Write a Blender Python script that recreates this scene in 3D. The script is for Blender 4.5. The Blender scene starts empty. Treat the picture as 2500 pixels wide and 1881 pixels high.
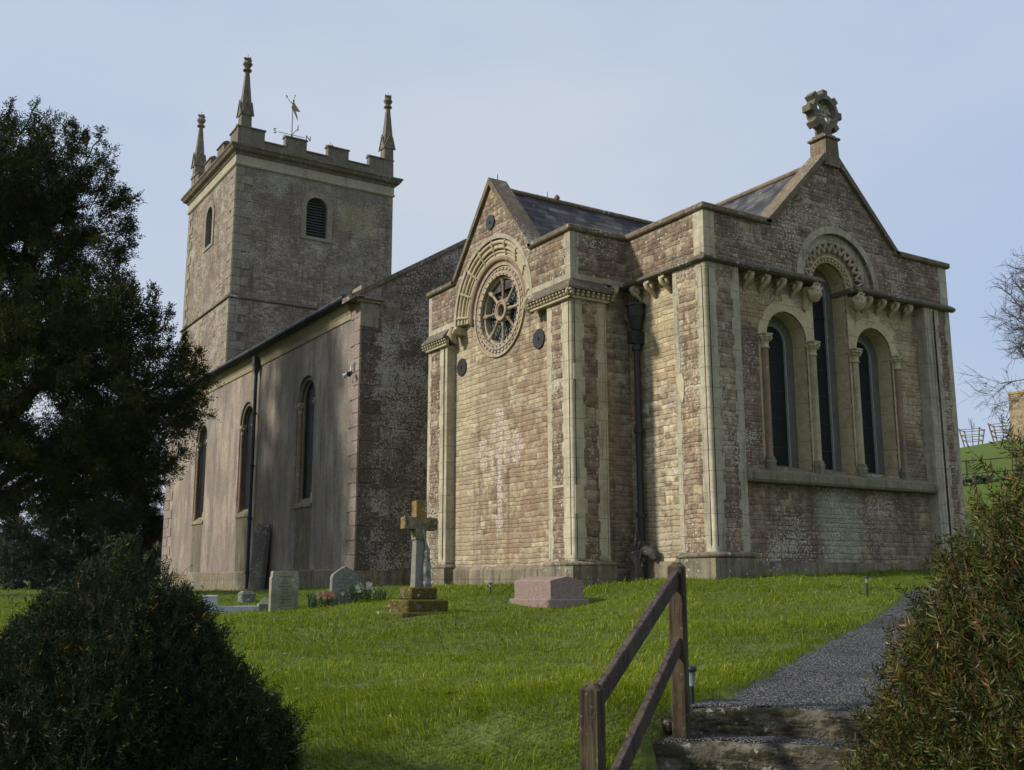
import bpy, bmesh, math, random
import numpy as np
from mathutils import Vector, Matrix
from mathutils.geometry import tessellate_polygon
random.seed(7); RNG = np.random.default_rng(11)
SC = bpy.context.scene
COL = SC.collection
R = math.radians
# ------------------------------------------------------------------ camera, sky, sun
cam = bpy.data.cameras.new('camera'); camo = bpy.data.objects.new('camera', cam); COL.objects.link(camo)
CX, CY = -14.212, -15.097
yaw, pitch, roll = R(57.684), R(10.63), R(-0.123)
fw = Vector((math.cos(pitch)*math.cos(yaw), math.cos(pitch)*math.sin(yaw), math.sin(pitch)))
rt = Vector((math.sin(yaw), -math.cos(yaw), 0)); up = rt.cross(fw)
r2 = rt*math.cos(roll)+up*math.sin(roll); u2 = up*math.cos(roll)-rt*math.sin(roll)
m = Matrix((r2, u2, -fw)).transposed().to_4x4(); m.translation = (CX, CY, 0)
camo.matrix_world = m
cam.sensor_width = 36; cam.lens = 36*2529.3/2500; cam.clip_end = 2000; cam.clip_start = .1
SC.camera = camo
SUN_EL, SUN_AZ = R(33), math.atan2(.34, -.94)       # direction towards the sun
w = bpy.data.worlds.new('World'); SC.world = w; w.use_nodes = True
nt = w.node_tree; nt.nodes.clear()
out = nt.nodes.new('ShaderNodeOutputWorld'); bg = nt.nodes.new('ShaderNodeBackground')
sky = nt.nodes.new('ShaderNodeTexSky'); sky.sky_type = 'NISHITA'; sky.sun_disc = False
sky.sun_elevation = SUN_EL; sky.sun_rotation = math.pi/2-SUN_AZ
sky.air_density = 1.0; sky.dust_density = 4.0; sky.ozone_density = 2.0
# thin high cloud veil: the clear sky is mostly hidden behind it
tc = nt.nodes.new('ShaderNodeTexCoord'); mp = nt.nodes.new('ShaderNodeMapping'); mp.inputs['Scale'].default_value = (1.2, 1.2, 3)
nz = nt.nodes.new('ShaderNodeTexNoise'); nz.inputs['Scale'].default_value = 1.3; nz.inputs['Detail'].default_value = 4; nz.inputs['Roughness'].default_value = .5
cr = nt.nodes.new('ShaderNodeValToRGB')
cr.color_ramp.elements[0].position = .32; cr.color_ramp.elements[0].color = (4.3, 5.35, 7.3, 1)
cr.color_ramp.elements[1].position = .68; cr.color_ramp.elements[1].color = (5.95, 6.5, 7.35, 1)
mx = nt.nodes.new('ShaderNodeMix'); mx.data_type = 'RGBA'; mx.inputs[0].default_value = .86
nt.links.new(tc.outputs['Generated'], mp.inputs[0]); nt.links.new(mp.outputs[0], nz.inputs[0]); nt.links.new(nz.outputs[0], cr.inputs[0])
nt.links.new(sky.outputs[0], mx.inputs[6]); nt.links.new(cr.outputs[0], mx.inputs[7])
nt.links.new(mx.outputs[2], bg.inputs[0]); bg.inputs[1].default_value = .102; nt.links.new(bg.outputs[0], out.inputs[0])
sl = bpy.data.lights.new('sun', 'SUN'); sl.energy = 3.9; sl.angle = R(4); sl.color = (1, .945, .84)
so = bpy.data.objects.new('sun', sl); COL.objects.link(so)
sd = Vector((math.cos(SUN_EL)*math.cos(SUN_AZ), math.cos(SUN_EL)*math.sin(SUN_AZ), math.sin(SUN_EL)))
so.rotation_euler = sd.to_track_quat('Z', 'Y').to_euler(); so.location = (-20, 0, 40)
SC.view_settings.view_transform = 'Standard'; SC.view_settings.look = 'None'; SC.view_settings.gamma = 1
SC.view_settings.exposure = 0.12

# ------------------------------------------------------------------ node helpers
class NT:
    def __init__(s, name, rough=.9, spec=.2):
        s.m = bpy.data.materials.new(name); s.m.use_nodes = True; s.t = s.m.node_tree
        s.b = s.t.nodes['Principled BSDF']; s.b.inputs['Roughness'].default_value = rough
        s.b.inputs['Specular IOR Level'].default_value = spec
    def n(s, t, **k):
        x = s.t.nodes.new(t)
        for a, b in k.items(): setattr(x, a, b)
        return x
    def set(s, sock, v):
        if isinstance(v, (int, float)): sock.default_value = v
        elif isinstance(v, tuple): sock.default_value = v if len(v) != 3 or sock.type != 'RGBA' else (*v, 1)
        else: s.t.links.new(v, sock)
    def ma(s, op, a, b=None, c=None, clamp=False):
        x = s.n('ShaderNodeMath', operation=op); x.use_clamp = clamp; s.set(x.inputs[0], a)
        if b is not None: s.set(x.inputs[1], b)
        if c is not None: s.set(x.inputs[2], c)
        return x.outputs[0]
    def add(s, a, b): return s.ma('ADD', a, b)
    def sub(s, a, b): return s.ma('SUBTRACT', a, b)
    def mul(s, a, b): return s.ma('MULTIPLY', a, b)
    def ss(s, v, lo, hi):
        x = s.n('ShaderNodeMapRange', interpolation_type='SMOOTHSTEP'); s.set(x.inputs[0], v); s.set(x.inputs[1], lo); s.set(x.inputs[2], hi); return x.outputs[0]
    def comb(s, x, y, z):
        c = s.n('ShaderNodeCombineXYZ'); s.set(c.inputs[0], x); s.set(c.inputs[1], y); s.set(c.inputs[2], z); return c.outputs[0]
    def noise(s, vec, scale, det=3, rough=.55):
        x = s.n('ShaderNodeTexNoise'); s.set(x.inputs['Vector'], vec); x.inputs['Scale'].default_value = scale; x.inputs['Detail'].default_value = det; x.inputs['Roughness'].default_value = rough; return x.outputs[0]
    def white(s, a, b, c=0.0):
        x = s.n('ShaderNodeTexWhiteNoise'); x.noise_dimensions = '3D'; s.t.links.new(s.comb(a, b, c), x.inputs[0]); return x.outputs[0]
    def vor(s, vec, scale, rnd=1):
        x = s.n('ShaderNodeTexVoronoi'); s.set(x.inputs['Vector'], vec); x.inputs['Scale'].default_value = scale; x.inputs['Randomness'].default_value = rnd; return x.outputs['Distance'], x.outputs['Color']
    def ramp(s, f, stops, interp='LINEAR'):
        x = s.n('ShaderNodeValToRGB'); x.color_ramp.interpolation = interp; e = x.color_ramp.elements
        while len(e) < len(stops): e.new(.5)
        for q, (p, c) in zip(e, stops): q.position = p; q.color = (*c, 1)
        s.set(x.inputs[0], f); return x.outputs[0]
    def mix(s, f, a, b, mode='MIX'):
        x = s.n('ShaderNodeMix', data_type='RGBA', blend_type=mode); s.set(x.inputs[0], f); s.set(x.inputs[6], a); s.set(x.inputs[7], b); return x.outputs[2]
    def pos(s):
        g = s.n('ShaderNodeNewGeometry'); return g.outputs['Position'], g.outputs['True Normal']
    def sep(s, v):
        x = s.n('ShaderNodeSeparateXYZ'); s.set(x.inputs[0], v); return x.outputs[0], x.outputs[1], x.outputs[2]
    def scalev(s, v, t):
        x = s.n('ShaderNodeVectorMath', operation='MULTIPLY'); s.set(x.inputs[0], v); x.inputs[1].default_value = t; return x.outputs[0]
    def bump(s, h, dist, strength=1):
        x = s.n('ShaderNodeBump'); x.inputs['Distance'].default_value = dist; x.inputs['Strength'].default_value = strength; s.set(x.inputs['Height'], h); s.t.links.new(x.outputs[0], s.b.inputs['Normal'])
    def out(s, c): s.set(s.b.inputs['Base Color'], c); return s.m
    def wallcoords(s):
        P, N = s.pos(); x, y, z = s.sep(P); nx, ny, nz_ = s.sep(N)
        f = s.ma('GREATER_THAN', s.ma('ABSOLUTE', nx), s.ma('ABSOLUTE', ny))
        u = s.add(s.mul(f, y), s.mul(s.sub(1, f), x))
        return P, u, z, f

def lichen(s, P, c, amount, col=(.42, .42, .35), dots=.5, dscale=11):
    """pale crustose lichen: irregular patches and round spots"""
    big = s.noise(P, .9, 3); fine = s.noise(P, 19, 4, .62)
    thr = s.sub(.76-amount*.22, s.mul(s.sub(big, .5), .62))
    patch = s.ss(fine, thr, s.add(thr, .05))
    d, vc = s.vor(P, dscale); vr, vg, vb = s.sep(vc)
    rad = s.mul(s.ss(vr, 1-dots*amount*1.2, 1), .34)
    dot = s.ma('MULTIPLY', s.ss(s.sub(rad, s.add(d, s.mul(s.sub(fine, .5), .25))), 0, .06), s.ss(big, .3, .5))
    m_ = s.ma('MAXIMUM', patch, dot)
    return s.mix(s.mul(m_, .72), c, col), m_

def masonry(name, cols, joint, h=.14, wd=.34, jw=.02, lich=.5, weather=((.06, .045, .038), .35), stain=None, bumpd=.035, seed=0., lcol=(.42, .43, .38), jvis=.8, ochre=.0, zones=None):
    s = NT(name); P, u, z, f = s.wallcoords()
    n1 = s.noise(s.comb(u, z, seed), 2.3, 3); n2 = s.noise(s.comb(u, z, seed+9), 9, 2)
    v = s.add(s.mul(z, 1/h), s.add(s.mul(s.sub(n1, .5), .6), s.mul(s.sub(n2, .5), .42)))
    v = s.add(v, s.mul(s.noise(s.comb(0., z, seed), 1.7, 2), 3.2))
    row = s.ma('FLOOR', v); fv = s.ma('FRACT', v)
    rr = s.white(row, seed)
    uu = s.add(s.add(s.mul(u, 1/wd), s.mul(rr, 17.)), s.mul(s.add(f, 0.), 3.3))
    uu = s.add(uu, s.mul(s.noise(s.comb(uu, s.mul(row, 7.3), seed), .8, 1), 1.3))
    uu = s.add(uu, s.mul(s.sub(n2, .5), .22))
    cl = s.ma('FLOOR', uu); fu = s.ma('FRACT', uu)
    rnd = s.white(cl, row, seed+1); rnd2 = s.white(cl, row, seed+5); rnd3 = s.white(cl, row, seed+8)
    du = s.mul(s.ma('MINIMUM', fu, s.sub(1, fu)), wd); dv = s.mul(s.ma('MINIMUM', fv, s.sub(1, fv)), h)
    a = s.ma('MAXIMUM', s.sub(.035, du), 0.); b = s.ma('MAXIMUM', s.sub(.035, dv), 0.)
    d = s.sub(.035, s.ma('SQRT', s.add(s.mul(a, a), s.mul(b, b))))
    fine = s.noise(P, 34, 4, .6)
    d = s.add(d, s.mul(s.sub(fine, .5), .02))
    jm = s.mul(s.mul(s.sub(1, s.ss(d, jw*.2, jw*.85)), s.add(.2, s.mul(rnd3, .8))), s.ss(s.noise(P, 2.7, 3), .32, .6))      # some joints deep, some flush
    c = s.ramp(rnd, cols, 'LINEAR')
    c = s.mix(s.mul(s.ss(rnd2, .45, 1.), .5), c, (.07, .048, .034))
    wob_ = s.noise(P, 3.1, 4, .6); c = s.mix(.4, c, s.ramp(s.add(s.mul(wob_, .8), s.mul(rnd3, .15)), cols))
    mid = s.noise(P, 7, 5, .65)
    c = s.mix(.75, c, s.ramp(mid, [(.33, (.16, .16, .16)), (.66, (.84, .84, .82))]), 'OVERLAY')
    c = s.mix(s.mul(jm, jvis*.75), c, joint)
    big = s.noise(s.scalev(P, (1, 1, .8)), .55, 5, .6)
    wcol, wamt = weather
    wm = s.ss(s.add(s.mul(big, .6), s.mul(s.noise(P, 1.7, 5, .68), .4)), .6-wamt*.25, .64-wamt*.12)
    c = s.mix(s.mul(wm, .72), c, s.mix(s.mul(jm, .25), wcol, joint))
    sm_ = s.mul(s.ss(s.noise(P, 2.4, 6, .7), .52, .66), .38); c = s.mix(sm_, c, joint)
    if ochre:
        om = s.ss(s.noise(P, 1.1, 4, .6), .62-ochre*.2, .75); c = s.mix(s.mul(om, .55), c, (.26, .17, .06))
    st = s.noise(s.scalev(P, (3.2, 3.2, .22)), 1.5, 4, .6)
    c = s.mix(s.mul(s.ss(st, .5, .68), .5), c, (.085, .065, .05))
    for (za, zb, zc, zd, zcol, zamt) in (zones or []):    # weathering with a shape of its own: sheltered, rusty or algae-stained areas
        zn = s.mul(s.sub(s.noise(P, 1.9, 5, .65), .5), 1.5); sf = .18
        mk = s.mul(s.mul(s.ss(s.add(u, s.mul(zn, .5)), za-sf, za+sf), s.ss(s.add(u, s.mul(zn, .5)), zb+sf, zb-sf)), s.mul(s.ss(s.add(z, zn), zc-sf, zc+sf), s.ss(s.add(z, zn), zd+sf, zd-sf)))
        c = s.mix(s.mul(mk, zamt), c, s.mix(.52, c, zcol))
    if stain:
        wn = s.sub(s.noise(P, 5, 5, .7), .5); wn2 = s.sub(s.noise(P, 17, 3), .5); acc = None
        for (cu, cz_, hu, hz) in stain:      # rounded boxes: lobes and arms of the old cross
            du_ = s.ma('ABSOLUTE', s.sub(u, cu)); dz_ = s.ma('ABSOLUTE', s.sub(z, cz_)); q = s.sub(1., s.ma('MAXIMUM', s.mul(du_, 1/hu), s.mul(dz_, 1/hz))) if hz > .5 or hu > .5 else s.sub(1., s.ma('SQRT', s.add(s.mul(s.mul(du_, 1/hu), s.mul(du_, 1/hu)), s.mul(s.mul(dz_, 1/hz), s.mul(dz_, 1/hz)))))
            q = s.mul(q, min(hu, hz)); acc = q if acc is None else s.ma('MAXIMUM', acc, q)
        msk = s.ss(s.add(acc, s.add(s.mul(wn, .22), s.mul(wn2, .1))), -.01, .05)
        pc = s.ramp(s.noise(P, 21, 4, .7), [(.38, (.3, .21, .17)), (.5, (.42, .33, .27)), (.6, (.58, .53, .46))])
        c = s.mix(s.mul(msk, s.mul(.85, s.ss(s.noise(P, 8, 4, .6), .3, .52))), c, pc)
    c, lm = lichen(s, P, c, lich, lcol)
    hgt = s.add(s.add(s.mul(s.ss(d, 0., .03), .9), s.mul(rnd2, .25)), s.add(s.mul(fine, .3), s.mul(mid, .45)))
    s.bump(hgt, bumpd*.5); return s.out(c)

def ashlar(name, base=(.33, .3, .22), dark=(.12, .11, .085), lich=.25, green=.0, h=.42, dirt=.4, joints=True, lcol=(.42, .43, .38), grime=(.07, .065, .055)):
    s = NT(name); P, u, z, f = s.wallcoords()
    big = s.noise(P, 1.3, 5, .6); mid = s.noise(P, 9, 5, .6); fine = s.noise(P, 60, 3)
    c = s.mix(s.mul(s.ss(big, .35, .7), .6), base, dark)
    row = s.ma('FLOOR', s.mul(z, 1/h)); rr = s.white(row, s.ma('FLOOR', s.mul(u, .8)), 3.)
    c = s.mix(s.mul(rr, .35), c, (base[0]*.75, base[1]*.72, base[2]*.66))
    c = s.mix(.5, c, s.ramp(mid, [(.3, (.3, .3, .3)), (.7, (.72, .72, .7))]), 'OVERLAY')
    st = s.noise(s.scalev(P, (5, 5, .35)), 1.5, 4, .65)
    c = s.mix(s.mul(s.ss(st, .62-dirt*.3, .7), min(1., dirt*1.35)), c, grime); c = s.mix(s.mul(s.ss(s.noise(P, 4.5, 6, .7), .52, .62), .35), c, dark)
    if green: c = s.mix(s.mul(s.ss(s.noise(P, 2.1, 4), .5, .68), green), c, (.09, .1, .035))
    hgt = s.add(s.mul(mid, .5), s.mul(fine, .2))
    if joints:
        fz = s.ma('FRACT', s.mul(z, 1/h)); dz = s.mul(s.ma('MINIMUM', fz, s.sub(1, fz)), h); j = s.sub(1, s.ss(dz, .002, .008))
        c = s.mix(s.mul(j, .45), c, (.1, .09, .07)); hgt = s.sub(hgt, s.mul(j, .6))
    c, lm = lichen(s, P, c, lich, lcol)
    s.bump(hgt, .012); return s.out(c)

def render_wall(name):
    """old limewashed render, pinkish, streaked by rain"""
    s = NT(name); P, u, z, f = s.wallcoords()
    st = s.noise(s.scalev(P, (1.1, 1.1, .26)), 1.9, 6, .64); st2 = s.noise(s.scalev(P, (4, 4, .35)), 2.2, 5, .65)
    big = s.noise(P, .45, 4)
    c = s.ramp(st, [(.34, (.155, .135, .115)), (.46, (.26, .218, .18)), (.55, (.34, .285, .225)), (.62, (.36, .315, .24)), (.72, (.25, .235, .2))])
    c = s.mix(s.mul(s.ss(big, .45, .58), .55), c, (.16, .14, .125))
    c = s.mix(s.mul(s.ss(st2, .5, .68), .5), c, (.13, .105, .09))
    c = s.mix(s.mul(s.ss(st2, .36, .3), .4), c, (.36, .32, .24))
    c = s.mix(s.mul(s.ss(s.noise(P, 1.6, 5, .65), .5, .62), .45), c, (.27, .185, .155))
    mid = s.noise(P, 14, 5, .7)
    c = s.mix(.6, c, s.ramp(mid, [(.3, (.3, .3, .3)), (.7, (.74, .74, .74))]), 'OVERLAY')
    c, lm = lichen(s, P, c, .35, (.38, .37, .33), .35, 9)
    s.bump(s.add(s.mul(mid, .8), s.noise(P, 45, 3)), .018); return s.out(c)

def slate(name):
    s = NT(name, .7, .25); P, u, z, f = s.wallcoords()
    v = s.mul(z, 1/.17); row = s.ma('FLOOR', v); fv = s.ma('FRACT', v)
    uu = s.add(s.mul(u, 1/.3), s.mul(row, .5)); cl = s.ma('FLOOR', uu); fu = s.ma('FRACT', uu)
    r = s.white(cl, row, 2.); c = s.ramp(r, [(0, (.022, .021, .025)), (.5, (.04, .038, .043)), (.85, (.07, .065, .068)), (1, (.11, .105, .1))])
    c = s.mix(s.mul(s.ss(s.noise(P, 2.5, 5, .65), .5, .7), .55), c, (.15, .145, .13))
    c = s.mix(s.mul(s.ss(s.noise(P, 1.3, 4), .55, .7), .4), c, (.1, .09, .05))
    e = s.ma('MAXIMUM', s.ss(fv, .12, .0), s.ss(s.mul(s.ma('MINIMUM', fu, s.sub(1, fu)), .3), .008, .002))
    c = s.mix(s.mul(e, .7), c, (.015, .015, .018)); c, lm = lichen(s, P, c, .15)
    s.bump(s.sub(s.add(s.mul(r, .25), s.mul(s.sub(1, fv), .5)), s.mul(e, .7)), .02); return s.out(c)

def plain(name, col, rough=.6, spec=.3, var=.3, scale=8, metal=0., bumpd=.0, col2=None):
    s = NT(name, rough, spec); P, N = s.pos(); n = s.noise(P, scale, 4)
    c2 = col2 or tuple(k*.55 for k in col)
    c = s.mix(s.mul(s.ss(n, .38, .68), var if not col2 else 1.), col, c2)
    s.b.inputs['Metallic'].default_value = metal
    if bumpd: s.bump(s.noise(P, scale*3, 4), bumpd)
    return s.out(c)

OCH = [(0, (.12, .076, .052)), (.2, (.21, .145, .095)), (.42, (.3, .235, .155)), (.68, (.4, .335, .225)), (.88, (.44, .36, .215)), (1, (.4, .37, .29))]
BRN = [(0, (.08, .056, .043)), (.25, (.15, .1, .07)), (.5, (.22, .155, .105)), (.75, (.29, .23, .16)), (1, (.36, .3, .21))]
M = {}
M['south'] = masonry('coursed_ochre_stone', OCH, (.47, .42, .3), h=.125, lich=.4, weather=((.22, .145, .095), .5), seed=1., ochre=.25)
CROSS = [(5.84, 2.35, .12, 1.38), (5.84, 3.05, .95, .1), (5.84, 3.05, .27, .27), (5.84, 3.9, .2, .24), (6.06, 3.6, .17, .17), (5.62, 3.6, .17, .17), (6.6, 3.26, .2, .18), (6.8, 3.03, .17, .17), (6.58, 2.8, .19, .18), (5.1, 3.28, .19, .18), (4.88, 3.05, .17, .17), (5.1, 2.82, .19, .18), (6.15, 3.35, .18, .17), (5.52, 3.35, .18, .17), (5.84, 1.3, .2, .22), (6.2, 2.75, .13, .13), (5.48, 2.78, .13, .13)]
M['crosswall'] = masonry('coursed_ochre_stone_with_cross_stain', OCH, (.47, .42, .3), h=.125, lich=.4, weather=((.22, .145, .095), .5), seed=1., ochre=.25, stain=CROSS, zones=[(7.0, 8.1, .6, 6.4, (.46, .39, .26), .6), (5.6, 8.1, 3.6, 5.4, (.43, .36, .22), .45), (3.4, 5.3, 1.6, 5.2, (.27, .18, .115), .5), (3.4, 8.1, -.3, 1.1, (.36, .27, .18), .4)])
M['chsouth'] = masonry('pale_coursed_stone', [(max(0,p), tuple(k*1.1+.02 for k in c)) for p, c in OCH], (.5, .46, .35), h=.125, lich=.5, weather=((.33, .27, .18), .4), seed=4., ochre=.3, jw=.015, zones=[(.9, 2.6, 4.2, 6.4, (.52, .4, .2), .6)])
M['east'] = masonry('dark_coursed_stone', [(0, (.12, .075, .055)), (.25, (.21, .14, .095)), (.5, (.32, .245, .16)), (.8, (.41, .33, .2)), (1, (.4, .36, .27))], (.42, .38, .28), h=.125, lich=.82, weather=((.13, .082, .062), .6), seed=7., ochre=.3, lcol=(.5, .47, .38), zones=[(1.0, 7.0, 5.2, 6.6, (.48, .36, .19), .75), (6.2, 7.0, 3.2, 5.4, (.46, .34, .17), .7), (.9, 1.7, 2.2, 5.2, (.13, .08, .062), .8), (1.3, 2.1, -.2, 1.95, (.17, .1, .075), .7), (2.9, 3.3, -.2, 1.95, (.12, .08, .065), .8), (4.6, 5.2, .2, 1.9, (.17, .1, .08), .7), (3.3, 4.6, .0, 1.9, (.34, .37, .26), .9), (5.3, 6.9, .2, 1.2, (.2, .13, .1), .6)])
M['parapet'] = masonry('parapet_stone', BRN, (.36, .32, .23), h=.125, lich=.55, weather=((.13, .09, .065), .4), seed=12., ochre=.15, lcol=(.5, .49, .42))
M['gable'] = masonry('gable_stone', BRN, (.36, .32, .24), h=.115, lich=.85, weather=((.105, .075, .06), .5), seed=15., lcol=(.48, .45, .37))
M['tower'] = masonry('tower_rubble', [(0, (.1, .07, .055)), (.3, (.19, .14, .105)), (.6, (.27, .22, .16)), (1, (.36, .315, .23))], (.33, .3, .23), h=.11, wd=.26, lich=.8, weather=((.15, .115, .09), .55), seed=21., jvis=.5, lcol=(.48, .46, .39), jw=.03, zones=[(5.2, 7.2, 17.4, 18.9, (.42, .38, .2), .55), (.5, 3.2, 14.5, 18.5, (.16, .11, .085), .5), (5.0, 8.2, 13.4, 14.8, (.13, .1, .085), .6), (.2, 8.2, 19.0, 19.8, (.2, .18, .15), .6)])
M['naveeast'] = masonry('nave_gable_stone', [(0, (.075, .058, .048)), (.4, (.14, .11, .085)), (1, (.24, .2, .15))], (.17, .15, .12), h=.3, wd=.6, lich=1.1, weather=((.095, .068, .058), .5), seed=25., jvis=.35, lcol=(.42, .41, .36))
M['render'] = render_wall('limewashed_render')
M['ash'] = ashlar('pale_ashlar', (.47, .42, .3), (.22, .19, .14)); M['ashd'] = ashlar('grey_ashlar', (.42, .375, .28), (.2, .175, .135), .6, .03)
M['ashw'] = ashlar('golden_ashlar', (.52, .43, .27), (.38, .31, .19), .05, .0, dirt=.12)
M['shaftred'] = ashlar('reddish_shaft_stone', (.27, .19, .135), (.19, .13, .1), .35, .0, joints=False)
M['shaft'] = ashlar('shaft_stone', (.43, .37, .25), (.25, .21, .145), .3, .0, joints=False)
M['cope'] = ashlar('coping_stone', (.19, .145, .1), (.085, .068, .052), .6, .25, joints=False, dirt=.5)
M['finial'] = ashlar('green_lichened_finial_stone', (.17, .155, .115), (.085, .08, .055), .5, .75, joints=False, dirt=.3)
M['pinn'] = ashlar('pinnacle_stone', (.19, .165, .125), (.095, .082, .065), .4, .2, joints=False, dirt=.5)
M['string'] = ashlar('string_stone', (.15, .125, .095), (.07, .058, .045), .6, .2, joints=False, dirt=.5)
M['corbel'] = ashlar('corbel_stone', (.46, .39, .26), (.3, .25, .17), .2, 0, joints=False, dirt=.3)
M['frieze'] = ashlar('tower_frieze_stone', (.4, .35, .25), (.25, .22, .16), .3, .1, h=3, dirt=.3)
M['tquoin'] = ashlar('tower_quoin_stone', (.27, .235, .175), (.15, .13, .1), .5, .1, h=3, dirt=.3)
M['nquoin'] = ashlar('limewashed_quoin', (.28, .22, .19), (.17, .135, .12), .45, .0, h=3, dirt=.3)
M['nquoine'] = ashlar('dark_quoin', (.11, .085, .07), (.055, .045, .038), .85, .0, h=3, dirt=.3, lcol=(.3, .3, .27))
M['plinth'] = ashlar('plinth_stone', (.25, .21, .145), (.085, .072, .055), .5, .3, h=3, dirt=.6)
M['sill'] = ashlar('mossy_sill_stone', (.25, .22, .15), (.11, .11, .07), .3, .7, joints=False, dirt=.5)
M['slate'] = slate('roof_slate')
M['ring'] = ashlar('rose_moulding_stone', (.38, .31, .22), (.22, .16, .12), .7, .0, joints=False, dirt=.3)
M['frame'] = ashlar('grey_frame_and_shaded_arch_stone', (.15, .14, .12), (.09, .085, .075), .2, 0, joints=False, dirt=.3)
M['nreveal'] = ashlar('tan_reveal_shade_darkened', (.3, .25, .16), (.18, .15, .1), .1, 0, joints=False, dirt=.2)  # tan stone, darkened to carry the shade inside the nave windows
M['iron'] = plain('black_iron', (.02, .021, .024), .5, .4, .4)
M['lead'] = plain('lead_came', (.36, .38, .37), .6, .3, .3)
M['louvre'] = plain('weathered_louvre', (.085, .08, .072), .8, .2, .4)
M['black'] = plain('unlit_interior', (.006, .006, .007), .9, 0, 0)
def glassmat(name, col, rough):
    s = NT(name, rough, .18); P, u, z, f = s.wallcoords()
    a = s.ma('FRACT', s.mul(s.add(u, z), 8.)); b = s.ma('FRACT', s.mul(s.sub(u, z), 8.))
    l = s.ma('MAXIMUM', s.ss(s.ma('ABSOLUTE', s.sub(a, .5)), .46, .5), s.ss(s.ma('ABSOLUTE', s.sub(b, .5)), .46, .5))
    r = s.white(s.ma('FLOOR', s.mul(s.add(u, z), 8.)), s.ma('FLOOR', s.mul(s.sub(u, z), 8.)), 1.)
    c = s.mix(s.mul(r, .7), col, tuple(k*2.2 for k in col)); c = s.mix(s.mul(l, .8), c, (.06, .063, .065))
    s.bump(s.mul(r, 1.), .01); return s.out(c)
M['glass'] = glassmat('leaded_glass', (.006, .0065, .0075), .5)
def roseglass():
    s = NT('rose_window_glass', .15, .6); P, N = s.pos(); n = s.noise(P, 4, 2)
    s.bump(n, .02); return s.out(s.mix(s.ss(n, .45, .6), (.012, .014, .015), (.035, .045, .045)))
M['roseglass'] = roseglass()

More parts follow.
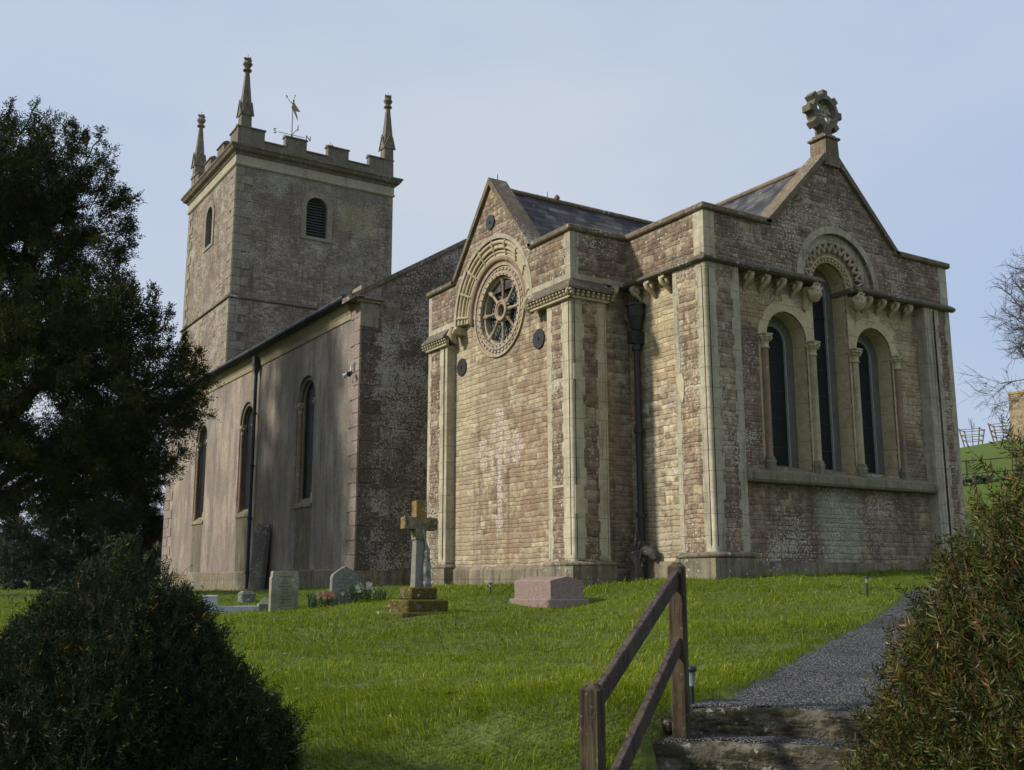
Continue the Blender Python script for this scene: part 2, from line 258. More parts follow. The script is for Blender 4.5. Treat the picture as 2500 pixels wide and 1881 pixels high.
# ------------------------------------------------------------------ mesh helpers
def tag(o, label=None, cat=None, group=None, kind=None):
    for k, v in (('label', label), ('category', cat), ('group', group), ('kind', kind)):
        if v: o[k] = v
    return o
def empty(name, loc, rz=0):
    o = bpy.data.objects.new(name, None); o.location = loc; o.rotation_euler = (0, 0, rz); o.empty_display_size = .3; COL.objects.link(o); return o
class MB:
    def __init__(s): s.v = []; s.f = []; s.sm = []; s.mi = []; s.cur = 0
    def add(s, vs, fs, smooth=False):
        o = len(s.v); s.v += [tuple(p) for p in vs]
        for f in fs: s.f.append([i+o for i in f]); s.sm.append(smooth); s.mi.append(s.cur)
        return s
    def box(s, x0, x1, y0, y1, z0, z1, M_=None):
        vs = [(x, y, z) for z in (z0, z1) for y in (y0, y1) for x in (x0, x1)]
        if M_ is not None: vs = [M_ @ Vector(p) for p in vs]
        return s.add(vs, [(0, 2, 3, 1), (4, 5, 7, 6), (0, 1, 5, 4), (2, 6, 7, 3), (0, 4, 6, 2), (1, 3, 7, 5)])
    def bevbox(s, x0, x1, y0, y1, z0, z1, b=.01, M_=None):
        bm = bmesh.new(); bmesh.ops.create_cube(bm, size=1)
        for v in bm.verts: v.co = Vector(((x0+x1)/2+v.co.x*(x1-x0), (y0+y1)/2+v.co.y*(y1-y0), (z0+z1)/2+v.co.z*(z1-z0)))
        bmesh.ops.bevel(bm, geom=bm.edges[:], offset=b, segments=1, affect='EDGES')
        vs = [v.co.copy() for v in bm.verts]
        if M_ is not None: vs = [M_ @ p for p in vs]
        s.add(vs, [[v.index for v in f.verts] for f in bm.faces]); bm.free(); return s
    def prism(s, outer, fn, d0, d1, holes=()):
        loops = [outer]+list(holes); flat = [p for l in loops for p in l]
        tris = tessellate_polygon([[Vector((p[0], p[1], 0)) for p in l] for l in loops])
        n = len(flat); vs = [fn(p[0], p[1], d0) for p in flat]+[fn(p[0], p[1], d1) for p in flat]
        fs = [tuple(t) for t in tris]+[tuple(i+n for i in reversed(t)) for t in tris]
        o = 0
        for l in loops:
            k = len(l)
            for i in range(k): a = o+i; b = o+(i+1) % k; fs.append((a, b, b+n, a+n))
            o += k
        return s.add(vs, fs)
    def ring(s, cu, cz, r0, r1, a0, a1, fn, d0, d1, n=32, sz=1.0):
        closed = abs(a1-a0) >= 359.9; vs = []; fs = []
        for i in range(n+(0 if closed else 1)):
            a = R(a0+(a1-a0)*i/n)
            for r in (r0, r1):
                for d in (d0, d1): vs.append(fn(cu+r*math.cos(a), cz+r*math.sin(a)*sz, d))
        k = n if closed else n+1
        for i in range(n):
            a = 4*i; b = 4*((i+1) % k)
            fs += [(a, b, b+1, a+1), (a+2, a+3, b+3, b+2), (a, a+2, b+2, b), (a+1, b+1, b+3, a+3)]
        if not closed: fs += [(0, 1, 3, 2), (4*n, 4*n+2, 4*n+3, 4*n+1)]
        return s.add(vs, fs)
    def tube(s, pts, rad, n=8, closed=False, cap=True):
        pts = [Vector(p) for p in pts]; k = len(pts)
        if not hasattr(rad, '__len__'): rad = [rad]*k
        vs = []; fs = []; prev = None
        for i, p in enumerate(pts):
            if closed: t = pts[(i+1) % k]-pts[i-1]
            else: t = pts[min(i+1, k-1)]-pts[max(i-1, 0)]
            t.normalize()
            if prev is None: a = t.orthogonal().normalized()
            else: a = (prev-t*prev.dot(t)); a = a.normalized() if a.length > 1e-5 else t.orthogonal().normalized()
            prev = a; b = t.cross(a)
            for j in range(n):
                th = 2*math.pi*j/n; vs.append(p+(a*math.cos(th)+b*math.sin(th))*rad[i])
        m_ = k if closed else k-1
        for i in range(m_):
            for j in range(n):
                a0 = i*n+j; a1 = i*n+(j+1) % n; b0 = ((i+1) % k)*n+j; b1 = ((i+1) % k)*n+(j+1) % n
                fs.append((a0, a1, b1, b0))
        s.add(vs, fs, True)
        if cap and not closed: s.add(vs[:n], [tuple(range(n))[::-1]]); s.add(vs[-n:], [tuple(range(n))])
        return s
    def lathe(s, prof, cx, cy, n=16, smooth=True, a0=0, sq=False):
        vs = []; fs = []
        for r, z in prof:
            for j in range(n):
                th = a0+2*math.pi*j/n; vs.append((cx+r*math.cos(th), cy+r*math.sin(th), z))
        for i in range(len(prof)-1):
            for j in range(n): fs.append((i*n+j, i*n+(j+1) % n, (i+1)*n+(j+1) % n, (i+1)*n+j))
        s.add(vs, fs, smooth); s.add(vs[:n], [tuple(range(n))[::-1]]); s.add(vs[-n:], [tuple(range(n))]); return s
    def build(s, name, mats, parent=None, loc=None):
        me = bpy.data.meshes.new(name); me.from_pydata(s.v, [], s.f)
        if not isinstance(mats, (list, tuple)): mats = [mats]
        for m_ in mats: me.materials.append(m_)
        me.polygons.foreach_set('use_smooth', s.sm); me.polygons.foreach_set('material_index', s.mi); me.update()
        bm = bmesh.new(); bm.from_mesh(me); bmesh.ops.recalc_face_normals(bm, faces=bm.faces[:]); bm.to_mesh(me); bm.free()
        o = bpy.data.objects.new(name, me); COL.objects.link(o)
        if parent is not None:
            o.parent = parent
        if loc is not None: o.location = loc
        return o
E = lambda u, v, d: (u, d, v)        # plane facing -y: u = x
S = lambda u, v, d: (d, u, v)        # plane facing -x: u = y
def arch(c, hw, z0, zs, n=18, sz=1.0):
    return [(c-hw, z0), (c+hw, z0)]+[(c+hw*math.cos(R(180*i/n)), zs+hw*math.sin(R(180*i/n))*sz) for i in range(n+1)]
def archp(c, z, r, a0, a1, n=24, d=0, fn=E, sz=1.0):
    return [fn(c+r*math.cos(R(a0+(a1-a0)*i/n)), z+r*math.sin(R(a0+(a1-a0)*i/n))*sz, d) for i in range(n+1)]
def toothed(u0, u1, z0, z1, side, amp=.1, step=.3, seed=0):
    """strip whose inner edge is toothed like bonded ashlar; side=+1 teeth at u1, -1 at u0"""
    rd = random.Random(seed); pts = []; z = z0; k = 0
    edge = []
    while z < z1-.05:
        zn = min(z1, z+step*rd.uniform(.6, 1.3)); e = amp*(k % 2)*rd.uniform(.5, 1)+rd.uniform(0, .012)
        edge += [(e, z), (e, zn)]; z = zn; k += 1
    if side > 0: return [(u0, z0)]+[(u1+e, zz) for e, zz in edge]+[(u0, edge[-1][1])]
    return [(u1, z0), ]+[(u0-e, zz) for e, zz in edge]+[(u1, edge[-1][1])]

# ------------------------------------------------------------------ church
church = tag(empty('church', (0, 0, -.1)), 'old stone village church with battlemented tower, nave and twin gabled east end', 'church')
CH0 = Vector((0, 0, .1))
def clusters(mb, gap=.02):
    """split a builder into groups of pieces that touch; every group becomes a part of its own"""
    n = len(mb.v); par = list(range(n))
    def find(a):
        while par[a] != a: par[a] = par[par[a]]; a = par[a]
        return a
    for f in mb.f:
        r = find(f[0])
        for i in f[1:]: par[find(i)] = r
    isl = {}
    for i in range(n): isl.setdefault(find(i), []).append(i)
    ks = list(isl); bb = []
    for k in ks: a = np.array([mb.v[i] for i in isl[k]]); bb.append((a.min(0)-gap, a.max(0)+gap))
    g = list(range(len(ks)))
    def fg(a):
        while g[a] != a: a = g[a]
        return a
    for i in range(len(ks)):
        for j in range(i):
            if (bb[i][0] <= bb[j][1]).all() and (bb[j][0] <= bb[i][1]).all(): g[fg(i)] = fg(j)
    lab = {k: fg(i) for i, k in enumerate(ks)}; groups = {}
    for fi, f in enumerate(mb.f): groups.setdefault(lab[find(f[0])], []).append(fi)
    out = []
    for fis in groups.values():
        m2 = MB(); mp_ = {}
        for fi in fis:
            nf = []
            for i in mb.f[fi]:
                if i not in mp_: mp_[i] = len(m2.v); m2.v.append(mb.v[i])
                nf.append(mp_[i])
            m2.f.append(nf); m2.sm.append(mb.sm[fi]); m2.mi.append(mb.mi[fi])
        out.append(m2)
    return out
def P_(mb, name, mats, parent=church):
    gs = clusters(mb) if len(mb.v) < 6000 else [mb]
    for m_ in gs:
        o = m_.build(name, mats, parent)
        if parent is church: o.location = (0, 0, .1)      # the church empty stands at z -.1; mesh data is in world metres
    return o
GB = -.9   # walls go down into the ground
# --- chancel walls
mb = MB()
mb.box(.5, 7.74, .86, 11.5, GB, 7.3)
gab = lambda y0, ap, e0=.26, e1=7.74, zt=7.45: [(e0, GB), (e1, GB), (e1, zt), (6.12, zt), (4, ap), (1.88, zt), (e0, zt)]
LC, RC = 2.565, 5.435
P_(mb, 'chancel_wall', M['east'])
mb = MB(); mb.prism(gab(.66, 9.3), E, .66, .84, [arch(LC, .4, 2.3, 5.12), arch(4, .37, 2.3, 6.5), arch(RC, .4, 2.3, 5.12)])
chancel_core = P_(mb, 'inner_window_order', M['frame'])
mb = MB()
mb.prism(gab(.26, 9.35), E, .3, .658, [arch(LC, .615, 2.3, 5.12), arch(4, .57, 2.3, 6.5), arch(RC, .615, 2.3, 5.12)])
P_(mb, 'window_reveal', M['ashw'])
mb = MB()
mb.prism(gab(.26, 9.35), E, .26, .3, [arch(LC, .615+.0, 2.3, 5.12), arch(4, .57, 2.3, 6.5), arch(RC, .615, 2.3, 5.12)])
P_(mb, 'east_wall_face', M['east'])
# dressed stone rings and piers round the lancets, 8 mm proud of the rubble
mb = MB()
for c in (LC, RC):
    rd = random.Random(int(c*10)); pts = []
    for i in range(15):
        a0, a1 = R(12*i), R(12*(i+1)); r = .615+rd.uniform(.2, .27)+(.13 if i in (7, 6, 3) else 0)
        pts += [(c+r*math.cos(a0), 5.12+r*math.sin(a0)), (c+r*math.cos(a1), 5.12+r*math.sin(a1))]
    inner = [(c+.615*math.cos(R(180*i/18)), 5.12+.615*math.sin(R(180*i/18))) for i in range(19)]
    mb.prism(pts+inner[::-1], E, .248, .26)
for (a, b) in ((1.7, 1.95), (3.18, 3.43), (4.57, 4.82), (6.05, 6.3)): mb.box(a, b, .246, .262, 2.15, 5.11)
for (a, b) in ((3.2, 3.43), (4.57, 4.8)): mb.box(a, b, .247, .262, 5.12, 6.41)
P_(mb, 'window_surround', M['ashw'])
# parapet and gable front
def notch(c, zs, r, z0, a=90, n=22, sz=1.0):
    return [(c+r, z0)]+[(c+r*math.cos(R(180*i/n)), zs+r*math.sin(R(180*i/n))*sz) for i in range(n+1)]+[(c-r, z0)]
mb = MB()
mb.prism([(8, 6.43), (8, 7.52), (6.12, 7.52), (4, 9.62), (1.88, 7.52), (0, 7.52), (0, 6.43)]+notch(4.06, 6.5, 1.2, 6.43)[::-1], E, 0, .26)
P_(mb, 'gable_wall', M['gable'])
mb = MB()
mb.box(0, .45, .26, 2.54, 6.43, 7.52); mb.box(7.55, 8, .26, 11.4, 6.43, 7.52)
P_(mb, 'parapet', M['parapet'])
# hood and arch orders of the tall middle light
win = P_(MB().ring(4.06, 6.5, 1.0, 1.2, 0, 180, E, .1, .26, 40), 'arch_hood', M['ashd'])
mb = MB(); mb.ring(4.06, 6.5, 1.2, 1.36, 0, 180, E, -.012, .02, 26); P_(mb, 'arch_hood_band', M['ashd'])
mb = MB(); mb.ring(4.02, 6.5, .72, 1.02, 0, 180, E, .2, .262, 40)
for i in range(14):      # zigzag rolls with pointed tips
    a = R(7+166*i/13); h = R(6.2)
    for sgn in (-1, 1):
        p0 = E(4.04+1.0*math.cos(a+sgn*h), 6.5+1.0*math.sin(a+sgn*h), .12); p1 = E(4.03+.8*math.cos(a), 6.5+.8*math.sin(a), .13)
        mb.tube([p0, p1], [.046, .038], 6)
mb.tube(archp(4.03, 6.5, 1.02, 0, 180, 30, .13), .025, 6)
P_(mb, 'zigzag_arch', M['ring'])
mb = MB(); mb.ring(4.0, 6.5, .57, .73, 0, 180, E, .215, .262, 36); mb.tube(archp(4.01, 6.5, .7, 0, 180, 30, .2), .035, 8)
for i in range(17):
    a = R(5+170*i/16); c_, s_ = math.cos(a), math.sin(a); T = Matrix.Translation(E(4.0+.63*c_, 6.5+.63*s_, .2)) @ Matrix.Rotation(-a, 4, 'Y')
    mb.bevbox(-.028, .028, -.03, .03, -.03, .03, .006, T)
P_(mb, 'billet_arch', M['corbel'])
# pilasters
def pilaster_plan(mb, pts, z0, z1):
    mb.prism(pts, lambda a, b, d: (a, b, d), z0, z1)
mb = MB()
pilaster_plan(mb, [(.1, 0), (.93, 0), (.93, .27), (.27, .27), (.27, .985), (0, .985), (0, .1), (.1, .1)], GB, 6.41)
pilaster_plan(mb, [(7.05, 0), (7.24, 0), (7.24, .1), (7.42, .1), (7.42, 0), (8, 0), (8, 1), (7.5, 1), (7.5, .27), (7.05, .27)], GB, 6.41)
P_(mb, 'corner_pilaster', M['east'])
mb = MB(); mb.box(.2, .5, .985, 2.8, GB, 6.43); P_(mb, 'chancel_side_wall', M['chsouth'])
mb = MB()
for i, (a, b, sd_) in enumerate(((.1, .27, 1), (.76, .935, -1), (7.42, 7.52, 1), (7.86, 8.004, -1))):
    mb.prism(toothed(a, b, .52, 6.41, sd_, .06, .33, i), E, -.006, .02)
mb.box(7.05, 7.24, -.006, .02, .52, 6.41); mb.box(7.044, 7.06, 0, .262, .52, 6.41)
for i, (a, b, sd_) in enumerate(((.1, .24, 1), (.86, .99, -1))): mb.prism(toothed(a, b, .52, 6.41, sd_, .05, .33, i+9), S, -.006, .02)
P_(mb, 'ashlar_edging', M['ashd'])
mb = MB(); mb.box(-.006, .3, -.006, .3, 6.55, 7.52); mb.box(7.7, 8.006, -.006, .3, 6.55, 7.52); P_(mb, 'corner_ashlar', M['ash'])
def colonette(mb, x, y, z0, z1, r, cap=.1):
    mb.lathe([(r*1.5, z0), (r*1.5, z0+.05), (r*1.25, z0+.08), (r*1.35, z0+.11), (r, z0+.15), (r, z1-cap-.05), (r*1.25, z1-cap-.03), (r, z1-cap), (r*1.4, z1-.02), (r*1.4, z1)], x, y, 14)
for (x, y) in ((.065, .065), (7.33, .06)):
    mb = MB(); colonette(mb, x, y, .5, 6.4, .06); P_(mb, 'corner_colonette', M['ash'])
# plinths of the chancel
mb = MB()
mb.box(-.1, .985, -.1, .2, GB, .4); mb.box(-.1, .2, .2, 1.06, GB, .4); mb.box(.985, 7.0, .12, .3, GB, .34); mb.box(7.0, 8.1, -.1, .3, GB, .4); mb.box(.1, .25, 1.06, 2.8, GB, .36)
P_(mb, 'plinth', M['plinth'])
mb = MB()
for pts in ([(.99, .2, .46), (.99, -.06, .46), (-.06, -.06, .46), (-.06, 1.02, .46), (.2, 1.02, .46)], [(7.0, .2, .46), (7.0, -.06, .46), (8.06, -.06, .46), (8.06, .9, .46)]):
    mb.tube(pts, .065, 8)
mb.box(-.03, .97, -.03, .2, .4, .52); mb.box(-.03, .2, .2, 1.0, .4, .52); mb.box(7.02, 8.03, -.03, .3, .4, .52)
P_(mb, 'plinth_moulding', M['plinth'])
# sill
mb = MB(); prof = [(.0, 1.95), (-.03, 2.0), (-.03, 2.15), (.29, 2.27), (.76, 2.42), (.76, 2.0), (.3, 1.95)]
mb.prism([(y, z) for y, z in prof], lambda a, b, d: (d, a, b), .94, 7.045); P_(mb, 'window_sill', M['sill'])
# lancets: frame, glass, shafts with leafy capitals
def capital(mb, x, y, z0, z1, r, n=8, seed=0):
    mb.lathe([(r*1.25, z0), (r*1.3, z0+.02), (r*1.02, z0+.04), (r*1.05, z0+.1), (r*1.5, z1-.09), (r*1.7, z1-.06), (r*1.5, z1)], x, y, 16)
    rd = random.Random(seed)
    for k in range(n):
        a = 2*math.pi*k/n+rd.uniform(-.1, .1)
        for rr, zz, q in ((1.75, z1-.07, .034), (1.45, z1-.12, .03)):
            rad = r*rr; c = Vector((x+rad*math.cos(a), y+rad*math.sin(a), zz+rd.uniform(-.012, .012)))
            mb.lathe([(q*.3, c.z-q), (q, c.z-q*.4), (q*1.05, c.z+q*.2), (q*.4, c.z+q)], c.x, c.y, 6)
def lancet(c, hw, zs, z0=2.36, glz=.925):
    t = P_(MB().ring(c, zs, hw-.02, hw+.004, 0, 180, E, .67, .74, 20).box(c-hw-.004, c-hw+.02, .67, .74, z0, zs).box(c+hw-.02, c+hw+.004, .67, .74, z0, zs), 'lancet_window', M['lead'])
    MB().prism(arch(c, hw+.02, z0-.02, zs), E, .73, .75).build('glass_pane', M['glass'], t)
    z = z0+.45
    while z < zs+.2: MB().box(c-hw, c+hw, .71, .729, z, z+.018).build('saddle_bar', M['iron'], t); z += .62
    return t
for c, hw, zs in ((LC, .4, 5.12), (4, .37, 6.5), (RC, .4, 5.12)): lancet(c, hw, zs)
for i, x in enumerate((1.83, 3.305, 4.695, 6.17)):
    mb = MB(); y = .215
    mb.lathe([(.08, 2.5), (.078, 4.83)], x, y, 18)
    sh = P_(mb, 'window_shaft', M['shaftred'] if i in (0, 3) else M['shaft'])
    mb = MB(); capital(mb, x, y, 4.82, 5.12, .085, 9, i); mb.bevbox(x-.14, x+.14, y-.14, y+.05, 5.1, 5.14, .01); mb.build('capital', M['corbel'], sh)
    mb = MB(); mb.lathe([(.13, 2.16), (.13, 2.36), (.14, 2.38), (.14, 2.42), (.11, 2.44), (.125, 2.47), (.09, 2.51)], x, y, 18); mb.build('base', M['sill'], sh)
# strings
def string_run(mb, fn, u0, u1, front, back, z0=6.41, z1=6.55):
    # front/back are depth coordinates; the top weathers back to the wall
    s_ = 1 if back > front else -1
    prof = [(front+.05*s_, z0), (front, z0+.035), (front, z0+.085), (back-.0*s_, z1+.03), (back, z0)]
    if fn is E: mb.prism(prof, lambda a, b, d: (d, a, b), u0, u1)
    else: mb.prism(prof, lambda a, b, d: (a, d, b), u0, u1)
mb = MB()
string_run(mb, E, -.12, 3.46, -.12, .0); string_run(mb, E, 4.54, 8.12, -.12, .0); string_run(mb, S, -.001, 2.6, -.12, .0)
mb.box(.93, 3.46, 0, .262, 6.412, 6.5); mb.box(4.54, 7.05, 0, .262, 6.412, 6.5); mb.box(0, .24, .985, 2.6, 6.412, 6.44)
for a, b in ((3.17, 3.475), (4.525, 4.83)): mb.bevbox(a, b, .004, .655, 6.405, 6.525, .012)
P_(mb, 'string_course', M['string'])
def corbel_bm(mb, fn, u, d, out_, zt=6.405, w_=.085, rd=random):
    """scrolled corbel: square block, a curling leaf and a tapering tail set against the wall"""
    sg = out_*.85; k = rd.uniform(.8, .92)
    pts = [fn(u-.01, zt-.03, d+sg*.24), fn(u+.02, zt-.075, d+sg*.29), fn(u+.01, zt-.14, d+sg*.26), fn(u-.02, zt-.2, d+sg*.17), fn(u-.03, zt-.27, d+sg*.08), fn(u-.02, zt-.34, d+sg*.02)]
    mb.tube(pts, [.06*k, .072*k, .066*k, .052, .045, .03], 8)
    pts = [fn(u+.02, zt-.05, d+sg*.2), fn(u+.075, zt-.09, d+sg*.22), fn(u+.085, zt-.13, d+sg*.19), fn(u+.05, zt-.15, d+sg*.18)]; mb.tube(pts, [.04, .045, .04, .02], 7)
    pts = [fn(u-.04, zt-.05, d+sg*.2), fn(u-.085, zt-.1, d+sg*.2), fn(u-.08, zt-.16, d+sg*.15), fn(u-.04, zt-.17, d+sg*.13)]; mb.tube(pts, [.035, .042, .035, .02], 7)
    a = fn(u-.085, zt-.045, d); b = fn(u+.085, zt+.0, d+sg*.3)
    mb.box(min(a[0], b[0]), max(a[0], b[0]), min(a[1], b[1]), max(a[1], b[1]), min(a[2], b[2]), max(a[2], b[2]))
cm = random.Random(3)
for x in (1.34, 1.83, 2.31, 2.79, 5.13, 5.61, 6.08, 6.56): mb = MB(); corbel_bm(mb, E, x, .26, -1, rd=cm); P_(mb, 'scroll_corbel', M['corbel'])
for y in (1.3, 1.8, 2.28): mb = MB(); corbel_bm(mb, S, y, .2, -1, rd=cm); P_(mb, 'scroll_corbel', M['corbel'])
mb = MB(); corbel_bm(mb, E, -.36, 2.72, -1, rd=cm); P_(mb, 'scroll_corbel', M['corbel'])
# two carved head corbels at the foot of the middle arch
def head_corbel(x, mir):
    mb = MB(); c = Vector((x, .03, 6.19)); n = 26; m_ = 36; vs = []; fs = []; g = lambda a, b, w_: math.exp(-((a-b)/w_)**2)
    for i in range(n+1):
        ph = math.pi*i/n
        for j in range(m_):
            th = 2*math.pi*j/m_; d = Vector((math.sin(ph)*math.cos(th), math.sin(ph)*math.sin(th), math.cos(ph))); fr = max(0, -d.y); X, Z = d.x, d.z; k = 1.
            if fr > .2:
                k += .30*g(X, 0, .13)*g(Z, -.08, .22) + .12*g(Z, .24, .1)*g(abs(X), .3, .28) - .26*g(abs(X), .34, .14)*g(Z, .07, .11) + .12*g(abs(X), .48, .17)*g(Z, -.2, .17)
                k += .12*g(X, 0, .28)*g(Z, -.43, .06) - .2*g(X, 0, .3)*g(Z, -.54, .05) + .12*g(X, 0, .28)*g(Z, -.64, .06) + .16*g(X, 0, .22)*g(Z, -.86, .14)
            if Z > .42 or fr < .25: k += .09+.07*math.sin(th*11+Z*9)*math.sin(ph)
            vs.append(c+Vector((d.x*.15*k, d.y*.17*k, d.z*.19*(1+(k-1)*.4))))
    for i in range(n):
        for j in range(m_): fs.append((i*m_+j, i*m_+(j+1) % m_, (i+1)*m_+(j+1) % m_, (i+1)*m_+j))
    mb.add(vs, fs, True)
    for sg in (-1, 1):      # ears, curls and the neck bedded in the wall
        mb.tube([(x+sg*.15, .03, 6.26), (x+sg*.185, .0, 6.2), (x+sg*.15, .01, 6.12)], [.025, .045, .02], 6)
        for k in range(5): a = R(30+32*k); p = (x+sg*.15*math.cos(a)*.9, -.03, 6.2+.19*math.sin(a)); mb.tube([p, (p[0]+.03*sg, p[1]-.05, p[2]+.015), (p[0]+.045*sg, p[1]-.03, p[2]-.03)], [.03, .036, .012], 6)
    mb.tube([(x-.03*mir, .2, 6.34), (x-.04*mir, .2, 6.12), (x-.1*mir, .25, 5.86)], [.15, .13, .05], 10)
    P_(mb, 'carved_head', M['corbel'])
head_corbel(3.26, 1); head_corbel(4.72, -1)
# copings
def coping_box(mb, x0, x1, y0, y1, z0=7.52, z1=7.66):
    mb.bevbox(x0, x1, y0, y1, z0, z1, .03)
mb = MB()
coping_box(mb, -.07, 1.97, -.08, .5); coping_box(mb, 6.03, 8.12, -.08, .5); coping_box(mb, -.08, .52, .48, 2.6); coping_box(mb, 7.5, 8.12, .48, 11.4)
P_(mb, 'parapet_coping', M['cope'])
def gable_coping(mb, fn, c, hw, zf, za, d0, d1, th=.13):
    for sg in (-1, 1):
        L = math.hypot(hw, za-zf); nx, nz_ = (za-zf)/L*th, hw/L*th
        mb.prism([(c+sg*hw, zf), (c, za), (c, za+th*L/hw), (c+sg*(hw+nx*.0)+sg*th*.9, zf+.02)], fn, d0, d1)
mb = MB(); gable_coping(mb, E, 4, 2.12, 7.54, 9.64, -.08, .42); P_(mb, 'gable_coping', M['cope'])
# chancel roof
mb = MB(); mb.add([(1.5, .4, 7.05), (4, .4, 9.5), (6.5, .4, 7.05), (1.5, 11.5, 7.05), (4, 11.5, 9.5), (6.5, 11.5, 7.05)], [(0, 1, 4, 3), (1, 2, 5, 4), (0, 2, 1), (3, 4, 5)])
roof1 = P_(mb, 'slate_roof', M['slate'])
mb = MB(); mb.tube([(4, .42, 9.53), (4, 11.4, 9.53)], .07, 6); mb.build('ridge_tile', M['cope'], roof1)
# wheel cross finial on the chancel gable
mb = MB(); mb.prism([(3.76, 9.3), (4.24, 9.3), (4.2, 9.98), (3.8, 9.98)], E, -.1, .36)
mb.bevbox(3.73, 4.27, -.14, .4, 9.96, 10.02, .015); mb.bevbox(3.8, 4.2, -.06, .32, 10.02, 10.1, .02); mb.bevbox(3.86, 4.14, -.01, .27, 10.08, 10.3, .02)
ped = P_(mb, 'gable_cross', M['cope'])
mb = MB(); cz = 10.68; mb.ring(4, cz, .31, .42, 0, 360, E, .0, .26, 32); mb.ring(4, cz, .29, .34, 0, 360, E, .04, .22, 32)
for k in range(8):
    if k == 6: continue
    a = R(45*k); T = Matrix.Translation(E(4+.46*math.cos(a), cz+.46*math.sin(a), .13)) @ Matrix.Rotation(-a, 4, 'Y'); mb.bevbox(-.07, .08, -.125, .125, -.085, .085, .012, T)
mb.build('wheel_rim', M['finial'], ped)
mb = MB()
for k in range(4):
    a = R(45+90*k)
    for sg in (-1, 1):
        pts = []
        for q in range(9):
            t = q/8; ang = a+sg*(.15+t*3.6); rr = .10*(1-.55*t); cc = (4+.19*math.cos(a), cz+.19*math.sin(a)); pts.append(E(cc[0]-rr*math.cos(ang), cc[1]-rr*math.sin(ang), .13))
        mb.tube(pts, [.035-.018*q/8 for q in range(9)], 6)
    for sg in (-1, 1):
        b = a+sg*R(45); mb.tube([E(4+.05*math.cos(b), cz+.05*math.sin(b), .13), E(4+.31*math.cos(b), cz+.31*math.sin(b), .13)], [.028, .04], 6)
mb.ring(4, cz, .05, .09, 0, 360, E, .09, .17, 12)
mb.build('tracery', M['ashd'], ped)

# --- transept
TC = 5.88
mb = MB(); mb.box(-1.08, 3.4, 2.74, 8.9, GB, 7.3); mb.box(-1.12, 3.4, 8.85, 9.1, GB, 7.5)
P_(mb, 'transept_side_wall', M['south'])
mb = MB()
hole = [(5.83+.87*math.cos(R(10*i)), 6.475+.87*math.sin(R(10*i))) for i in range(36)]
mb.prism([(2.74, GB), (8.9, GB), (8.9, 7.45), (7.6, 7.45), (TC, 9.4), (4.15, 7.45), (2.74, 7.45)], S, -1.32, -1.08, [hole])
P_(mb, 'transept_wall', M['crosswall'])
mb = MB()
mb.prism([(9.1, 6.43), (9.1, 7.52), (7.67, 7.52), (TC, 9.66), (4.09, 7.52), (2.54, 7.52), (2.54, 6.43)]+notch(5.87, 6.42, 1.74, 6.43, sz=1.04)[::-1], S, -1.55, -1.32)
mb.box(-1.32, .6, 2.54, 2.76, 6.43, 7.52); mb.box(-1.32, .3, 8.9, 9.1, 6.43, 7.52)
P_(mb, 'transept_parapet', M['parapet'])
mb = MB()
pilaster_plan(mb, [(-1.45, 2.54), (-.6, 2.54), (-.6, 2.8), (-1.3, 2.8), (-1.3, 3.445), (-1.55, 3.445), (-1.55, 2.64), (-1.45, 2.64)], GB, 6.43)
pilaster_plan(mb, [(-1.55, 9.1), (-1.55, 8.24), (-1.44, 8.24), (-1.44, 8.05), (-1.3, 8.05), (-1.3, 9.1)], GB, 6.43)
P_(mb, 'transept_pilaster', M['parapet'])
mb = MB()
for i, (a, b, sd_) in enumerate(((2.64, 2.86, 1), (3.3, 3.45, -1), (8.24, 8.42, 1), (8.97, 9.103, -1))):
    mb.prism(toothed(a, b, .4, 5.98, sd_, .05, .3, i+20), S, -1.556, -1.53)
mb.box(-1.556, -1.3, 8.044, 8.06, .4, 6.0); mb.box(-1.556, -1.45, 8.05, 8.12, .4, 5.98)
for i, (a, b, sd_) in enumerate(((-1.45, -1.26, 1), (-.85, -.66, -1))): mb.prism(toothed(a, b, .4, 5.98, sd_, .06, .33, i+30), E, 2.533, 2.56)
P_(mb, 'transept_edging', M['ash'])
mb = MB()
mb.prism(toothed(2.534, 2.72, 6.45, 7.52, 1, .06, .3, 44), S, -1.557, -1.53); mb.prism(toothed(-1.556, -1.36, 6.45, 7.52, 1, .06, .3, 45), E, 2.532, 2.56)
mb.prism(toothed(8.95, 9.104, 6.45, 7.52, -1, .05, .3, 46), S, -1.557, -1.53)
mb.box(-1.558, -1.5, 2.535, 4.05, 6.43, 6.56); mb.box(-1.558, -1.5, 7.7, 9.1, 6.43, 6.56); mb.box(-1.5, .2, 2.53, 2.6, 6.43, 6.55)
P_(mb, 'parapet_ashlar', M['ashd'])
for (x, y, r) in ((-1.49, 2.6, .058), (-1.5, 8.18, .05), (-.62, 2.56, .03)):
    mb = MB(); colonette(mb, x, y, .36, 6.0, r, .02); P_(mb, 'corner_colonette', M['ash'])
mb = MB()
mb.box(-1.64, -.5, 2.45, 2.78, GB, .27); mb.box(-1.64, -1.3, 2.78, 3.55, GB, .27); mb.box(-1.42, -1.3, 3.55, 7.97, GB, .22); mb.box(-1.64, -1.3, 7.97, 9.2, GB, .27)
P_(mb, 'transept_plinth', M['plinth'])
mb = MB()
for pts in ([(-.5, 2.5, .31), (-1.6, 2.5, .31), (-1.6, 3.52, .31), (-1.35, 3.52, .31)], [(-1.35, 7.99, .31), (-1.6, 7.99, .31), (-1.6, 9.18, .31)]): mb.tube(pts, .06, 8)
